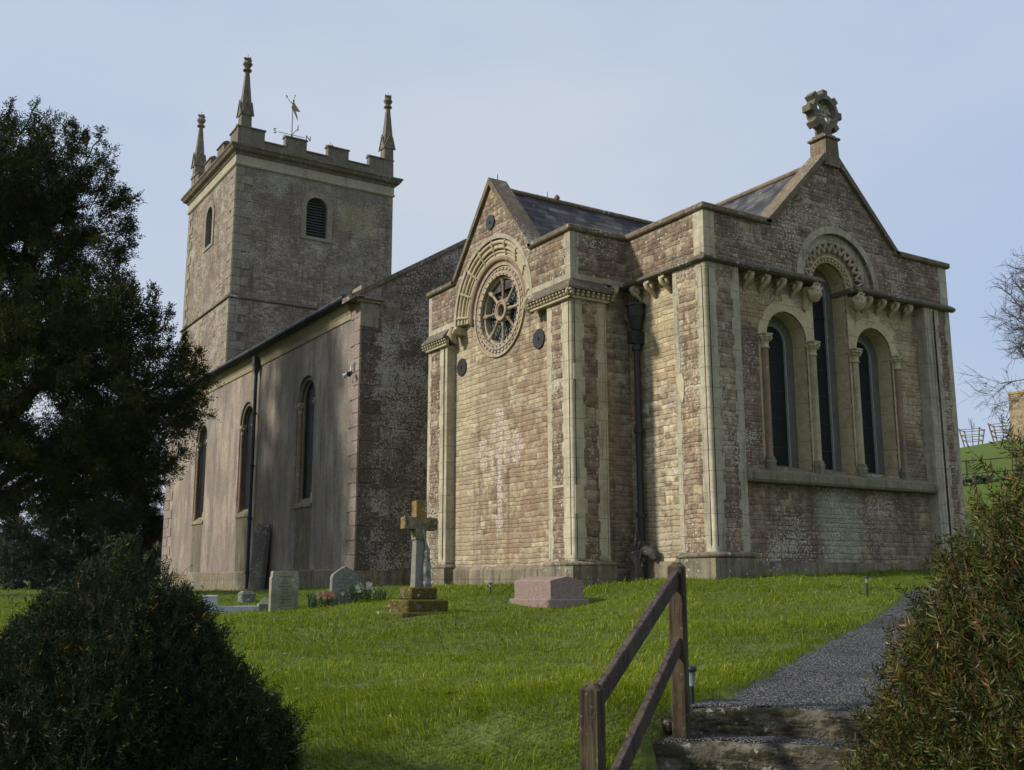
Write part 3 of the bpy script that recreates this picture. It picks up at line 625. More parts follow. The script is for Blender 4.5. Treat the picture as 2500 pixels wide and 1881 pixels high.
mb.box(-1.58, -.56, 2.51, 2.78, .27, .37); mb.box(-1.58, -1.3, 2.78, 3.48, .27, .37); mb.box(-1.58, -1.3, 8.02, 9.13, .27, .37); mb.prism([(-1.42, .22), (-1.3, .22), (-1.3, .32)], lambda a, b, d: (a, d, b), 3.5, 8.02)
P_(mb, 'transept_plinth_moulding', M['plinth'])
# billet cornice: weathering, beads and lower string, wrapping the corner
def billets(mbw, mbb, pts, z=6.43):
    # pts: polyline of plan points on the wall face with outward normals
    for (a, b, nrm, ea, eb) in pts:
        a = Vector(a); b = Vector(b); nrm = Vector(nrm); t = (b-a).normalized()
        A = a-t*ea; B = b+t*eb; o = nrm*.17
        vs = [(a.x, a.y, z), (b.x, b.y, z), (B.x+o.x, B.y+o.y, z-.21), (A.x+o.x, A.y+o.y, z-.21), (B.x+o.x, B.y+o.y, z-.26), (A.x+o.x, A.y+o.y, z-.26), (b.x, b.y, z-.26), (a.x, a.y, z-.26)]
        mbw.add(vs, [(0, 1, 2, 3), (3, 2, 4, 5), (5, 4, 6, 7), (0, 3, 5, 7), (1, 6, 4, 2), (0, 7, 6, 1)])
        n = max(2, int((B-A).length/.125))
        for i in range(n+1):
            p = A+(B-A)*(i/n)
            for k, (off, zz, q) in enumerate(((.13, z-.3, .038), (.10, z-.365, .042))):
                c = p+nrm*off; zc = zz
                mbb.lathe([(q*.4, zc-q*.8), (q, zc-q*.3), (q, zc+q*.3), (q*.4, zc+q*.8)], c.x, c.y, 8)
        o2 = nrm*.09; t2 = t
        p0 = A+t*(.08 if ea else 0); p1 = B-t*(.08 if eb else 0)
        x0, x1 = sorted((p0.x, (p1+o2).x)) if abs(t.x) > .5 else sorted((p0.x, (p0+o2).x)); y0, y1 = sorted((p0.y, p1.y)) if abs(t.y) > .5 else sorted((p0.y, (p0+o2).y))
        if abs(t.x) > .5: x0, x1 = sorted((p0.x, p1.x))
        mbb.bevbox(x0, x1, y0, y1, z-.45, z-.4, .01); mbb.box(x0, x1, min(y0, y1), max(y0, y1), z-.27, z-.262)
        o3 = nrm*.05; xx0, xx1 = (x0, x1) if abs(t.x) > .5 else sorted((p0.x, (p0+o3).x)); yy0, yy1 = (y0, y1) if abs(t.y) > .5 else sorted((p0.y, (p0+o3).y))
        mbb.box(xx0, xx1, yy0, yy1, z-.4, z-.27)
mw, mbb = MB(), MB()
billets(mw, mbb, [((-1.55, 4.02, 0), (-1.55, 2.54, 0), (-1, 0, 0), 0, .17), ((-1.55, 2.54, 0), (-.6, 2.54, 0), (0, -1, 0), .17, .12), ((-1.55, 9.1, 0), (-1.55, 7.98, 0), (-1, 0, 0), .1, 0)])
P_(mw, 'weathering_course', M['string']); P_(mbb, 'billet_cornice', M['corbel'])
mb = MB()   # turned-down ends of the arch label either side
for y, sg in ((4.03, 1), (7.72, -1)):
    for k, (dz, pr) in enumerate(((0, .15), (.06, .12), (.12, .06))): mb.bevbox(-1.55-pr, -1.3, y-.12+ (.0 if sg > 0 else -.1), y+.12+(.1 if sg > 0 else 0), 6.18+dz, 6.25+dz, .012)
    mb.tube([(-1.66, y+.06*sg, 6.33), (-1.69, y+.1*sg, 6.2), (-1.6, y+.08*sg, 6.06), (-1.5, y+.05*sg, 5.98)], [.06, .085, .07, .03], 8)
P_(mb, 'label_stop', M['corbel'])
# archivolt of the rose window
mb = MB(); f = S; z0 = 6.42
mb.ring(5.87, z0, 1.74, 1.84, -2, 182, f, -1.565, -1.5, 48, 1.04)
P_(mb, 'archivolt_label', M['ashd'])
mb = MB()
mb.ring(5.87, z0, 1.54, 1.74, 0, 180, f, -1.49, -1.31, 48, 1.04); mb.ring(5.87, z0, 1.36, 1.54, 0, 180, f, -1.42, -1.31, 48, 1.02)
mb.tube(archp(5.87, z0, 1.66, 0, 180, 44, -1.5, S, 1.04), .05, 8); mb.tube(archp(5.87, z0, 1.55, 0, 180, 44, -1.47, S, 1.03), .035, 8); mb.tube(archp(5.87, z0, 1.47, 0, 180, 44, -1.43, S, 1.02), .03, 8); mb.tube(archp(5.87, z0, 1.38, 0, 180, 44, -1.4, S, 1.02), .03, 8)
for k in range(9):
    a = R(6+168*k/8)
    pts = [S(5.87+r*math.cos(a), z0+r*math.sin(a)*1.035, d) for r, d in ((1.72, -1.52), (1.66, -1.545), (1.57, -1.5), (1.46, -1.45), (1.38, -1.42))]
    mb.tube(pts, [.035, .042, .04, .035, .03], 6)
P_(mb, 'archivolt', M['corbel'])
mb = MB(); mb.tube(archp(5.87, 6.5, 1.27, -8, 188, 44, -1.36, S), [.02]+[.075]*43+[.02], 10); mb.ring(5.85, 6.49, 1.13, 1.2, 0, 180, S, -1.36, -1.31, 40)
P_(mb, 'roll_moulding', M['shaftred'])
rc = (5.83, 6.475)
mb = MB(); mb.ring(*rc, 1.11, 1.165, 0, 360, S, -1.37, -1.31, 56); mb.ring(*rc, .98, 1.11, 0, 360, S, -1.335, -1.31, 56); mb.ring(*rc, .87, .98, 0, 360, S, -1.365, -1.31, 56)
mb.ring(*rc, .8, .871, 0, 360, S, -1.26, -1.1, 48)
for k in range(40):
    a = R(9*k); T = Matrix.Translation(S(rc[0]+1.03*math.cos(a), rc[1]+1.03*math.sin(a), -1.345)) @ Matrix.Rotation(a, 4, 'X'); mb.bevbox(-.02, .02, -.03, .03, -.05, .05, .008, T)
for k in range(32):
    a = R(11.25*k+5); c = S(rc[0]+.9*math.cos(a), rc[1]+.9*math.sin(a), -1.37); mb.tube([c, (c[0]-.03, c[1], c[2])], [.025, .012], 6)
rose = P_(mb, 'rose_window', M['ring'])
mb = MB(); mb.ring(*rc, .0, .82, 0, 360, S, -1.1, -1.085, 40); mb.build('glass_pane', M['roseglass'], rose)
mb = MB(); mb.ring(*rc, .16, .24, 0, 360, S, -1.3, -1.14, 28); mb.tube([S(rc[0]+.235*math.cos(R(12*k)), rc[1]+.235*math.sin(R(12*k)), -1.29) for k in range(30)], .035, 8, True)
for k in range(16): a = R(22.5*k); c = S(rc[0]+.29*math.cos(a), rc[1]+.29*math.sin(a), -1.22); mb.tube([c, S(rc[0]+.25*math.cos(a), rc[1]+.25*math.sin(a), -1.25)], .035, 6)
mb.build('hub', M['ring'], rose)
for k in range(8):
    a = R(45*k+90); q = lambda r: S(rc[0]+r*math.cos(a), rc[1]+r*math.sin(a), -1.22)
    mb = MB(); mb.tube([q(.24), q(.3), q(.31), q(.34), q(.36), q(.38), q(.64), q(.66), q(.67), q(.69), q(.7), q(.78), q(.87)], [.06, .06, .04, .055, .055, .04, .036, .036, .052, .052, .042, .072, .08], 8)
    mb.build('spoke', M['ring'] if k % 3 else M['shaftred'], rose)
mb = MB()   # lead cames: three rings of offset lozenges
for ri, (ra, rb, n) in enumerate(((.26, .37, 20), (.37, .48, 26), (.48, .6, 32), (.6, .71, 38), (.71, .81, 44))):
    for k in range(n):
        a = 2*math.pi*(k+.5*(ri % 2))/n; b = a+math.pi/n*(1.1 if ri % 2 else -.9)
        mb.tube([S(rc[0]+ra*math.cos(a), rc[1]+ra*math.sin(a), -1.108), S(rc[0]+rb*math.cos(b), rc[1]+rb*math.sin(b), -1.108)], .005, 4)
    mb.tube([S(rc[0]+rb*math.cos(2*math.pi*k/n), rc[1]+rb*math.sin(2*math.pi*k/n), -1.108) for k in range(n)], .005, 4, True)
mb.build('lead_cames', M['lead'], rose)
for (y, z, x, r) in ((4.104, 5.41, -1.32, .23), (7.666, 5.37, -1.32, .23), (5.88, 8.7, -1.55, .2)):
    mb = MB(); mb.ring(y, z, .03, r, 0, 360, S, x-.035, x, 24 if x > -1.4 else 8); mb.ring(y, z, 0, .035, 0, 360, S, x-.06, x-.0, 6); P_(mb, 'wall_tie_plate', M['iron'])
# copings, gable coping, roof
mb = MB()
coping_box(mb, -1.63, -1.14, 2.46, 4.16); coping_box(mb, -1.63, -1.14, 7.62, 9.18); coping_box(mb, -1.16, .0, 2.46, 2.98); coping_box(mb, -1.16, .3, 8.8, 9.18)
P_(mb, 'transept_coping', M['cope'])
mb = MB(); gable_coping(mb, S, TC, 1.79, 7.54, 9.68, -1.63, -1.1, .12); mb.tube([(-1.36, TC, 9.8), (-1.36, TC, 10.0)], .012, 5)
P_(mb, 'transept_gable_coping', M['cope'])
mb = MB(); mb.add([(-1.2, 3.7, 7.0), (-1.2, TC, 9.6), (-1.2, 8.06, 7.0), (3.98, 3.7, 7.0), (3.98, TC, 9.6), (3.98, 8.06, 7.0)], [(0, 1, 4, 3), (1, 2, 5, 4), (0, 2, 1), (3, 4, 5)])
roof2 = P_(mb, 'transept_roof', M['slate'])
mb = MB()
for k in range(11): mb.tube([(-1.1+k*.45, TC, 9.63), (-.66+k*.45, TC, 9.63)], [.075, .07], 6)
mb.tube([(.15, TC, 9.68), (.15, TC, 9.85)], .01, 4); mb.lathe([(.06, 9.68), (.09, 9.74), (.02, 9.83)], .45, TC, 6); mb.build('ridge_tile', M['cope'], roof2)
def wob(pts, a, rd):
    return [(u_+rd.uniform(-a, a), v_+rd.uniform(-a, a)) for u_, v_ in pts]
rdx = random.Random(5)
# cream mortar repairs
M['repair'] = plain('fresh_repair_mortar', (.46, .4, .26), .9, .1, .3, 5)
mb = MB(); mb.prism([(.74, 3.7), (.8, 3.55), (.9, 3.85), (.97, 4.05), (.93, 4.2), (.78, 4.18), (.72, 4.0)], S, -.016, .0); P_(mb, 'mortar_patch', M['repair'])
mb = MB()
for (a, b, c_, d_) in ((2.86, 3.3, 1.92, 1.97), (3.28, 3.31, 1.95, 2.2)): mb.box(-1.562, -1.54, a, b, c_, d_)
for (y, a, b) in ((2.55, 4.2, 4.55), (2.55, 1.35, 1.95)): mb.box(-1.5, -1.3, y-.024, y, a, b)
P_(mb, 'mortar_patch', M['repair'])

# --- nave
NX, NY, NE = -2.513, 11.432, 32.3; NXR = 10.5; WY = (15.52, 21.33, 27.03)
mb = MB(); mb.box(NX+.6, NXR, NY+.5, NE, GB, 7.7)
mb.prism([(NY+.02, GB), (NE, GB), (NE, 7.75), (NY+.02, 7.75)], S, NX, NX+.16, [arch(y, .77, 2.33, 5.58) for y in WY])
P_(mb, 'nave_wall', M['render'])
mb = MB(); mb.prism([(NY+.02, GB), (NE, GB), (NE, 7.7), (NY+.02, 7.7)], S, NX+.16, NX+.6, [arch(y, .6, 2.36, 5.55) for y in WY]); P_(mb, 'nave_window_reveal', M['nreveal'])
slope = .62; zv = 8.0+.04
mb = MB(); mb.prism([(NX+.005, GB), (NXR, GB), (NXR, zv), (4, zv+slope*6.5), (NX+.005, zv)], E, NY, NY+.5); P_(mb, 'nave_gable', M['naveeast'])
mb = MB()
for y in WY:
    # sloping sill with stained stone under it, inner frame
    mb.prism([(NX-.05, 2.2), (NX-.03, 2.3), (NX+.21, 2.5), (NX+.21, 2.2)], lambda a, b, d: (a, d, b), y-.79, y+.79)
P_(mb, 'nave_sill', M['sill'])
M['stain'] = ashlar('stained_apron_stone', (.22, .18, .13), (.12, .1, .07), .25, .4, joints=False, dirt=.7)
mb = MB()
for y in WY: mb.prism(wob([(y-.72, 2.19), (y-.7, 1.2), (y-.7, .27), (y+.62, .27), (y+.6, 1.3), (y+.66, 2.19)], .02, rdx), S, NX-.008, NX+.02)
P_(mb, 'sill_apron', M['stain'])
for y in WY:
    t = P_(MB().ring(y, 5.55, .575, .604, 0, 180, S, NX+.19, NX+.225, 20).box(NX+.19, NX+.225, y-.604, y-.575, 2.36, 5.55).box(NX+.19, NX+.225, y+.575, y+.604, 2.36, 5.55), 'nave_window', M['frame'])
    MB().prism(arch(y, .6, 2.34, 5.55), S, NX+.225, NX+.24).build('glass_pane', M['glass'], t)
    for sg in (-1, 1):
        mb = MB(); mb.lathe([(.1, 2.32), (.1, 2.58), (.085, 2.62), (.07, 2.66), (.07, 5.22)], NX+.09, y+sg*.685, 14); sh = mb.build('nook_shaft', M['shaftred'] if sg > 0 else M['shaft'], t)
        mb = MB(); capital(mb, NX+.09, y+sg*.685, 5.22, 5.5, .065, 8, int(y)); mb.bevbox(NX+.005, NX+.2, y+sg*.685-.1, y+sg*.685+.1, 5.5, 5.56, .01); mb.build('capital', M['shaft'], t)
    mb = MB(); mb.tube(archp(y, 5.56, .68, 0, 180, 20, NX+.1, S), .06, 8); mb.build('inner_arch', M['frame'], t)  # soffit shade put into the colour: dark frame stone on the arch
mb = MB(); mb.box(NX-.06, NX+.1, NY-.06, NE+.06, GB, .25); mb.box(NX+.1, 0, NY-.06, NY+.1, GB, .25); mb.prism([(NX-.055, .252), (NX+.02, .252), (NX+.02, .33)], lambda a, b, d: (a, d, b), NY-.0, NE+.05)
P_(mb, 'nave_plinth', M['plinth'])
def quoins(corner, dirs, z0, z1, h, long_, short, pr, mat_pair, base_w=None, parent=church):
    """alternating corner blocks: long on one face when short on the other"""
    cx, cy = corner; mbs = (MB(), MB()); z = z0; k = 0
    while z < z1-.05:
        zt = min(z+h, z1)-.012
        for i, (ax, sg, osg) in enumerate(dirs):
            L = long_ if (k+i) % 2 == 0 else short; L += random.uniform(-.03, .03)
            if ax == 'y': a, b = sorted((cy, cy+sg*L)); c_, d_ = sorted((cx+osg*pr, cx-osg*.05)); mbs[i].bevbox(c_, d_, a, b, z, zt, .008)
            else: a, b = sorted((cx, cx+sg*L)); c_, d_ = sorted((cy+osg*pr, cy-osg*.05)); mbs[i].bevbox(a, b, c_, d_, z, zt, .008)
        z += h; k += 1
    for mb_, mt in zip(mbs, mat_pair): P_(mb_, 'quoins', mt)
quoins((NX-.0, NY), (('y', 1, -1), ('x', 1, -1)), .28, 7.72, .395, .66, .42, .03, (M['nquoin'], M['nquoine']))
quoins((NX, NE), (('y', -1, -1), ('x', 1, 1)), .28, 7.72, .395, 1.25, .75, .03, (M['nquoin'], M['nquoine']))
# eaves cornice, kneeler, coping, gutter, roof
mb = MB(); mb.prism([(NX, 7.42), (NX-.04, 7.44), (NX-.05, 7.6), (NX-.2, 7.86), (NX-.2, 7.98), (NX, 7.98)], lambda a, b, d: (a, d, b), NY+.62, NE+.1); P_(mb, 'eaves_cornice', M['nreveal'])
mb = MB(); mb.box(NX-.02, NX+.1, NY-.006, NY+.62, 7.4, 8.3)
mb.bevbox(NX-.2, NX+.66, NY-.16, NY+.1, 7.88, 7.96, .02); mb.bevbox(NX-.14, NX+.6, NY-.1, NY+.1, 7.8, 7.88, .02); mb.bevbox(NX-.2, NX+.05, NY-.16, NY+.66, 7.881, 7.961, .02)
mb.box(NX-.036, NX+.6, NY-.038, NY+.2, 7.955, 8.3); mb.box(NX-.036, NX+.52, NY-.038, NY+.1, 7.1, 7.805); P_(mb, 'kneeler', M['tquoin'])
mb = MB()
n = 9; x0_, x1_ = NX-.42, 4.0
for side in (0, 1):
    for k in range(n):
        xa = x0_+(x1_-x0_)*k/n+.006; xb = x0_+(x1_-x0_)*(k+1)/n-.004
        za = 8.04+slope*(xa-NX)+.0; zb = 8.04+slope*(xb-NX)
        if side: xa, xb = 8-xa, 8-xb
        mb.prism([(xa, za), (xb, zb), (xb, zb+.15), (xa, za+.15)], E, NY-.08, NY+.45)
P_(mb, 'nave_coping', M['cope'])
mb = MB(); xr = 4; zr = zv+slope*6.5+.02; e = NX-.33
mb.add([(e, NY+.4, zv-slope*.33), (xr, NY+.4, zr), (8-e, NY+.4, zv-slope*.33), (e, NE, zv-slope*.33), (xr, NE, zr), (8-e, NE, zv-slope*.33)], [(0, 1, 4, 3), (1, 2, 5, 4), (0, 2, 1), (3, 4, 5)])
P_(mb, 'nave_roof', M['slate'])
mb = MB(); mb.tube([(NX-.3, NY+.55, 8.02), (NX-.3, NE, 8.02)], .085, 8); mb.tube([(NX-.24, NY+.6, 7.93), (NX-.24, NE, 7.93)], .03, 6)
y = NY+1.5
while y < NE: mb.tube([(NX-.3, y, 8.02), (NX-.3, y+.09, 8.02)], .1, 8); y += 1.83
P_(mb, 'gutter', M['iron'])
def downpipe(x, y, zt, zb, r, hop):
    mb = MB(); mb.tube([(x, y, zb), (x, y, zt)], r, 10); o = P_(mb, 'downpipe', M['iron'])
    z = zb+.5; mb = MB()
    while z < zt-.3: mb.lathe([(r*1.5, z), (r*1.5, z+.09)], x, y, 10); z += 1.83
    mb.build('pipe_collar', M['iron'], o)
    mb = MB(); w_ = hop
    mb.lathe([(r, zt-.35), (r*1.6, zt-.3), (w_*.9, zt-.05), (w_, zt), (w_, zt+.22), (w_*1.12, zt+.24), (w_*1.12, zt+.28)], x, y, 4 if hop < .2 else 8, False, R(45)); mb.build('hopper', M['iron'], o); return o
downpipe(NX-.14, 20.1, 7.5, -.3, .062, .17)
o = downpipe(.04, 2.28, 5.72, .8, .075, .2)
MB().tube([(.04, 2.28, 5.95), (.1, 2.34, 6.15), (.2, 2.4, 6.35)], .06, 8).build('pipe_bend', M['iron'], o)
MB().box(-.16, .25, 2.2, 2.36, 5.1, 5.38).build('pipe_bracket', M['iron'], o)
# --- tower
T0, T1, TY0, TY1 = -.16, 8.16, 32.0, 40.3
mb = MB(); mb.box(T0-.06, T1+.06, TY0-.06, TY1+.06, GB, 13.15); mb.box(T0+.5, T1-.5, TY0+.5, TY1-.5, 13.1, 20.6)
wc = 4.0; wy = 36.15
mb.prism([(T0, 13.1), (T1, 13.1), (T1, 19.78), (T0, 19.78)], E, TY0, TY0+.5, [arch(wc, .57, 16.8, 18.35)])
mb.prism([(TY0+.5, 13.1), (TY1-.5, 13.1), (TY1-.5, 19.78), (TY0+.5, 19.78)], S, T0, T0+.5, [arch(wy, .57, 16.8, 18.35)])
mb.box(T1-.5, T1, TY0+.5, TY1-.5, 13.1, 19.78); mb.box(T0, T1, TY1-.5, TY1, 13.1, 19.78)
P_(mb, 'tower_wall', M['tower'])
mb = MB(); prs = [(.0, 13.3), (.14, 13.18), (.14, 13.12), (.0, 13.1)]
def frame_ring(mb, x0, x1, y0, y1, prof):
    """mitred moulding round a square; prof = (outward, z) points"""
    k = len(prof); vs = []
    for (cx, cy, sx, sy) in ((x0, y0, -1, -1), (x1, y0, 1, -1), (x1, y1, 1, 1), (x0, y1, -1, 1)):
        for o_, z in prof: vs.append((cx+sx*o_, cy+sy*o_, z))
    fs = []
    for c in range(4):
        for i in range(k): fs.append((c*k+i, c*k+(i+1) % k, ((c+1) % 4)*k+(i+1) % k, ((c+1) % 4)*k+i))
    mb.add(vs, fs)
frame_ring(mb, T0, T1, TY0, TY1, [(-.1, 13.1), (-.1, 13.32), (0, 13.3), (.15, 13.18), (.15, 13.13), (.06, 13.1)])
P_(mb, 'tower_string', M['string'])
mb = MB(); frame_ring(mb, T0, T1, TY0, TY1, [(-.3, 19.7), (-.3, 20.5), (.06, 20.5), (.06, 19.92), (.1, 19.88), (.1, 19.8), (.03, 19.74)]); P_(mb, 'frieze', M['frieze'])
mb = MB(); frame_ring(mb, T0, T1, TY0, TY1, [(-.5, 20.3), (-.5, 20.86), (.0, 20.86), (.42, 20.74), (.42, 20.66), (.36, 20.6), (.3, 20.48), (.16, 20.4), (.1, 20.3)]); P_(mb, 'cornice', M['cope'])
mb = MB(); mc = MB()
TW = T1-T0
cren = [(-.0, 1.34, 1), (1.34, 2.41, 0), (2.41, 3.52, 1), (3.52, 4.67, 0), (4.67, 5.8, 1), (5.8, 6.97, 0), (6.97, TW, 1)]
for side in range(4):
    for a, b, hi in cren:
        zt = 21.78 if hi else 21.22
        if side == 0: q = (T0+a, T0+b, TY0+.02, TY0+.37); cq = (T0+a-.05, T0+b+.05, TY0-.04, TY0+.43)
        if side == 2: q = (T0+a, T0+b, TY1-.37, TY1-.02); cq = (T0+a-.05, T0+b+.05, TY1-.43, TY1+.04)
        ya, yb = TY0+a, TY0+b
        if side in (1, 3): ya = max(ya, TY0+.37); yb = min(yb, TY1-.37)
        if side == 1: q = (T0+.02, T0+.37, ya, yb); cq = (T0-.04, T0+.43, ya-.05, yb+.05)
        if side == 3: q = (T1-.37, T1-.02, ya, yb); cq = (T1-.43, T1+.04, ya-.05, yb+.05)
        mb.box(q[0], q[1], q[2], q[3], 20.8, zt)
        # coping stone with sloped top
        x0, x1, y0, y1 = cq
        if not hi:
            if side in (0, 2): x0, x1 = x0+.055, x1-.055
            else: y0, y1 = y0+.055, y1-.055
        if side in (0, 2): vs = [(x0, y0, zt), (x1, y0, zt), (x1, y1, zt), (x0, y1, zt), (x0, y0, zt+.05), (x1, y0, zt+.05), (x1, y1, zt+.05), (x0, y1, zt+.05), (x0, (y0+y1)/2, zt+.17), (x1, (y0+y1)/2, zt+.17)]; fs = [(0, 3, 2, 1), (0, 1, 5, 4), (3, 7, 6, 2), (4, 5, 9, 8), (7, 8, 9, 6), (0, 4, 8, 7, 3), (1, 2, 6, 9, 5)]
        else: vs = [(x0, y0, zt), (x1, y0, zt), (x1, y1, zt), (x0, y1, zt), (x0, y0, zt+.05), (x1, y0, zt+.05), (x1, y1, zt+.05), (x0, y1, zt+.05), ((x0+x1)/2, y0, zt+.17), ((x0+x1)/2, y1, zt+.17)]; fs = [(0, 3, 2, 1), (1, 2, 6, 5), (0, 4, 7, 3), (4, 8, 9, 7), (5, 6, 9, 8), (0, 1, 5, 8, 4), (2, 3, 7, 9, 6)]
        mc.add(vs, fs)
P_(mb, 'battlement', M['pinn']); P_(mc, 'battlement_coping', M['cope'])
mb = MB(); mb.add([(T0+.37, TY0+.37, 20.9), (T1-.37, TY0+.37, 20.9), (T1-.37, TY1-.37, 20.9), (T0+.37, TY1-.37, 20.9), (4, 36.15, 22.6)], [(0, 1, 4), (1, 2, 4), (2, 3, 4), (3, 0, 4), (0, 3, 2, 1)]); P_(mb, 'tower_roof', M['lead'])
for (cx, cy) in ((T0+.38, TY0+.26), (T1-.25, TY0+.26), (T0+.26, TY1-.38), (T1-.36, TY1-.32)):
    mb = MB(); q = math.sqrt(2)
    mb.lathe([(.28*q, 20.8), (.25*q, 22.6), (.24*q, 22.62)], cx, cy, 4, False, R(45))
    mb.lathe([(.235*q, 22.5), (.235*q, 22.9), (.085*q, 24.85)], cx, cy, 4, False, R(45))
    t = P_(mb, 'pinnacle', M['pinn'])
    mb = MB()
    for k in range(4):     # four little gables with raised edges
        Rm = Matrix.Translation((cx, cy, 0)) @ Matrix.Rotation(R(90*k), 4, 'Z')
        vs = [Rm @ Vector(p) for p in ((-.27, -.3, 22.45), (.27, -.3, 22.45), (0, -.28, 23.15), (-.27, -.1, 22.5), (.27, -.1, 22.5), (0, -.1, 23.15))]
        mb.add(vs, [(0, 1, 2), (0, 2, 5, 3), (1, 4, 5, 2), (0, 3, 4, 1), (3, 5, 4)])
        for sg in (-1, 1): mb.tube([Rm @ Vector((sg*.33, -.32, 22.4)), Rm @ Vector((0, -.31, 23.25))], .035, 4)
    mb.build('gablet', M['pinn'], t)
    mb = MB(); mb.lathe([(.09, 24.8), (.22, 24.86), (.22, 24.92), (.12, 24.97), (.13, 25.02), (.24, 25.2), (.24, 25.25), (.14, 25.4), (.12, 25.44), (.16, 25.48), (.13, 25.54), (.03, 25.6)], cx, cy, 8, False, R(22.5))
    for k in range(4): a = R(90*k+20); mb.tube([(cx+.08*math.cos(a), cy+.08*math.sin(a), 25.46), (cx+.2*math.cos(a), cy+.2*math.sin(a), 25.5), (cx+.23*math.cos(a), cy+.23*math.sin(a), 25.46)], [.05, .06, .03], 6)
    mb.tube([(cx, cy, 25.58), (cx, cy, 25.76)], .012, 5); mb.build('finial', M['cope'], t)
quoins((T0, TY0), (('y', 1, -1), ('x', 1, -1)), 13.35, 19.7, .425, .82, .42, .035, (M['tquoin'], M['tquoin']))
quoins((T1, TY0), (('x', -1, -1), ('y', 1, 1)), 13.35, 19.7, .425, .3, .2, .035, (M['tquoin'], M['tquoin']))
quoins((T0, TY1), (('y', -1, -1), ('x', 1, 1)), 13.35, 19.7, .425, .82, .42, .035, (M['tquoin'], M['tquoin']))
quoins((T0-.06, TY0-.06), (('y', 1, -1), ('x', 1, -1)), 8.5, 13.05, .425, .82, .42, .035, (M['tquoin'], M['tquoin']))
for fn, c, d in ((E, wc, TY0), (S, wy, T0)):
    mb = MB(); mb.prism([(c-.83, 16.66), (c+.83, 16.66), (c+.83, 18.3), (c+.87, 18.3), (c+.87, 18.46), (c+.81, 18.46)]+[(c+.81*math.cos(R(12*i)), 18.4+.81*math.sin(R(12*i))) for i in range(1, 15)]+[(c-.81, 18.46), (c-.87, 18.46), (c-.87, 18.3), (c-.83, 18.3)], fn, d-.05, d+.2, [arch(c, .55, 16.82, 18.35)])
    t = P_(mb, 'belfry_opening', M['tquoin'])
    mb = MB(); z = 16.86
    while z < 18.85:
        hw = .56 if z < 18.3 else math.sqrt(max(.01, .56**2-(z-18.35)**2))
        mb.prism([(d+.12, z), (d+.3, z+.13), (d+.3, z+.155), (d+.12, z+.025)], (lambda a, b, q: (q, a, b)) if fn is E else (lambda a, b, q: (a, q, b)), c-hw, c+hw); z += .145
    mb.build('louvre_slats', M['louvre'], t)
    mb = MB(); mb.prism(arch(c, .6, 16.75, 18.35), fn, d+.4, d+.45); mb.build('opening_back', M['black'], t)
# weathervane
VX, VY = 4.0, 36.1
mb = MB(); mb.tube([(VX, VY, 22.4), (VX, VY, 25.5)], [.03, .02], 6)
for k in range(4): a = R(90*k+45); mb.tube([(VX+.06*math.cos(a), VY+.06*math.sin(a), 23.5), (VX+.2*math.cos(a), VY+.2*math.sin(a), 23.52), (VX+.24*math.cos(a), VY+.24*math.sin(a), 23.62), (VX+.1*math.cos(a), VY+.1*math.sin(a), 23.72)], .02, 5)
mb.lathe([(.1, 23.35), (.12, 23.6), (.05, 23.8)], VX, VY, 8)
vane = P_(mb, 'weathervane', M['iron'])
mb = MB()
for dx, dy in ((1, 0), (-1, 0), (0, 1), (0, -1)): mb.tube([(VX, VY, 23.85), (VX+dx*.78, VY+dy*.78, 23.85)], .018, 5)
mb.build('compass_arms', M['iron'], vane)
def letter(ch, x, y, z, axis='x'):
    c = bpy.data.curves.new('letter_'+ch.lower(), 'FONT'); c.body = ch; c.size = .42; c.extrude = .012; c.align_x = 'CENTER'; c.align_y = 'CENTER'
    o = bpy.data.objects.new('tmp', c); COL.objects.link(o); bpy.context.view_layer.update()
    me = bpy.data.meshes.new_from_object(o.evaluated_get(bpy.context.evaluated_depsgraph_get())); bpy.data.objects.remove(o)
    me.materials.clear(); me.materials.append(M['iron']); l = bpy.data.objects.new('compass_letter', me); COL.objects.link(l); l.parent = vane
    l.location = (x, y, z); l.rotation_euler = (R(90), 0, 0 if axis == 'x' else R(-90))
letter('N', VX+.95, VY, 23.85); letter('S', VX-.95, VY, 23.85); letter('E', VX, VY-.95, 23.85, 'y'); letter('W', VX, VY+.95, 23.85, 'y')
M['gilt'] = plain('dull_gilded_copper', (.25, .2, .12), .5, .4, .5)
mb = MB(); fy = lambda u, v, d: (VX+u*.76, VY+d+u*.15, 25.35+v*.78)   # winged figure blowing a horn, cut from sheet
mb.prism([(-.05, -.05), (.04, -.1), (.2, -.35), (.42, -.75), (.4, -.45), (.3, -.22), (.22, -.08), (.45, -.05), (.62, -.0), (.5, .1), (.3, .3), (.12, .5), (.1, .55), (.13, .62), (.1, .72), (.02, .74), (-.03, .66), (-.01, .58), (.0, .5), (-.1, .42), (-.04, .3), (-.12, .14)], fy, -.012, .012)
mb.tube([fy(-.05, .42, 0), fy(-.28, .55, 0), fy(-.5, .75, 0)], [.03, .02, .015], 5); mb.tube([fy(-.46, .7, 0), fy(-.56, .86, 0)], [.02, .05], 6)
mb.tube([fy(.05, .7, 0), fy(.13, 1.0, 0)], [.018, .018], 5); mb.tube([fy(.13, .98, 0), fy(.14, 1.1, 0)], [.02, .04], 6)
mb.build('angel_figure', M['gilt'], vane)

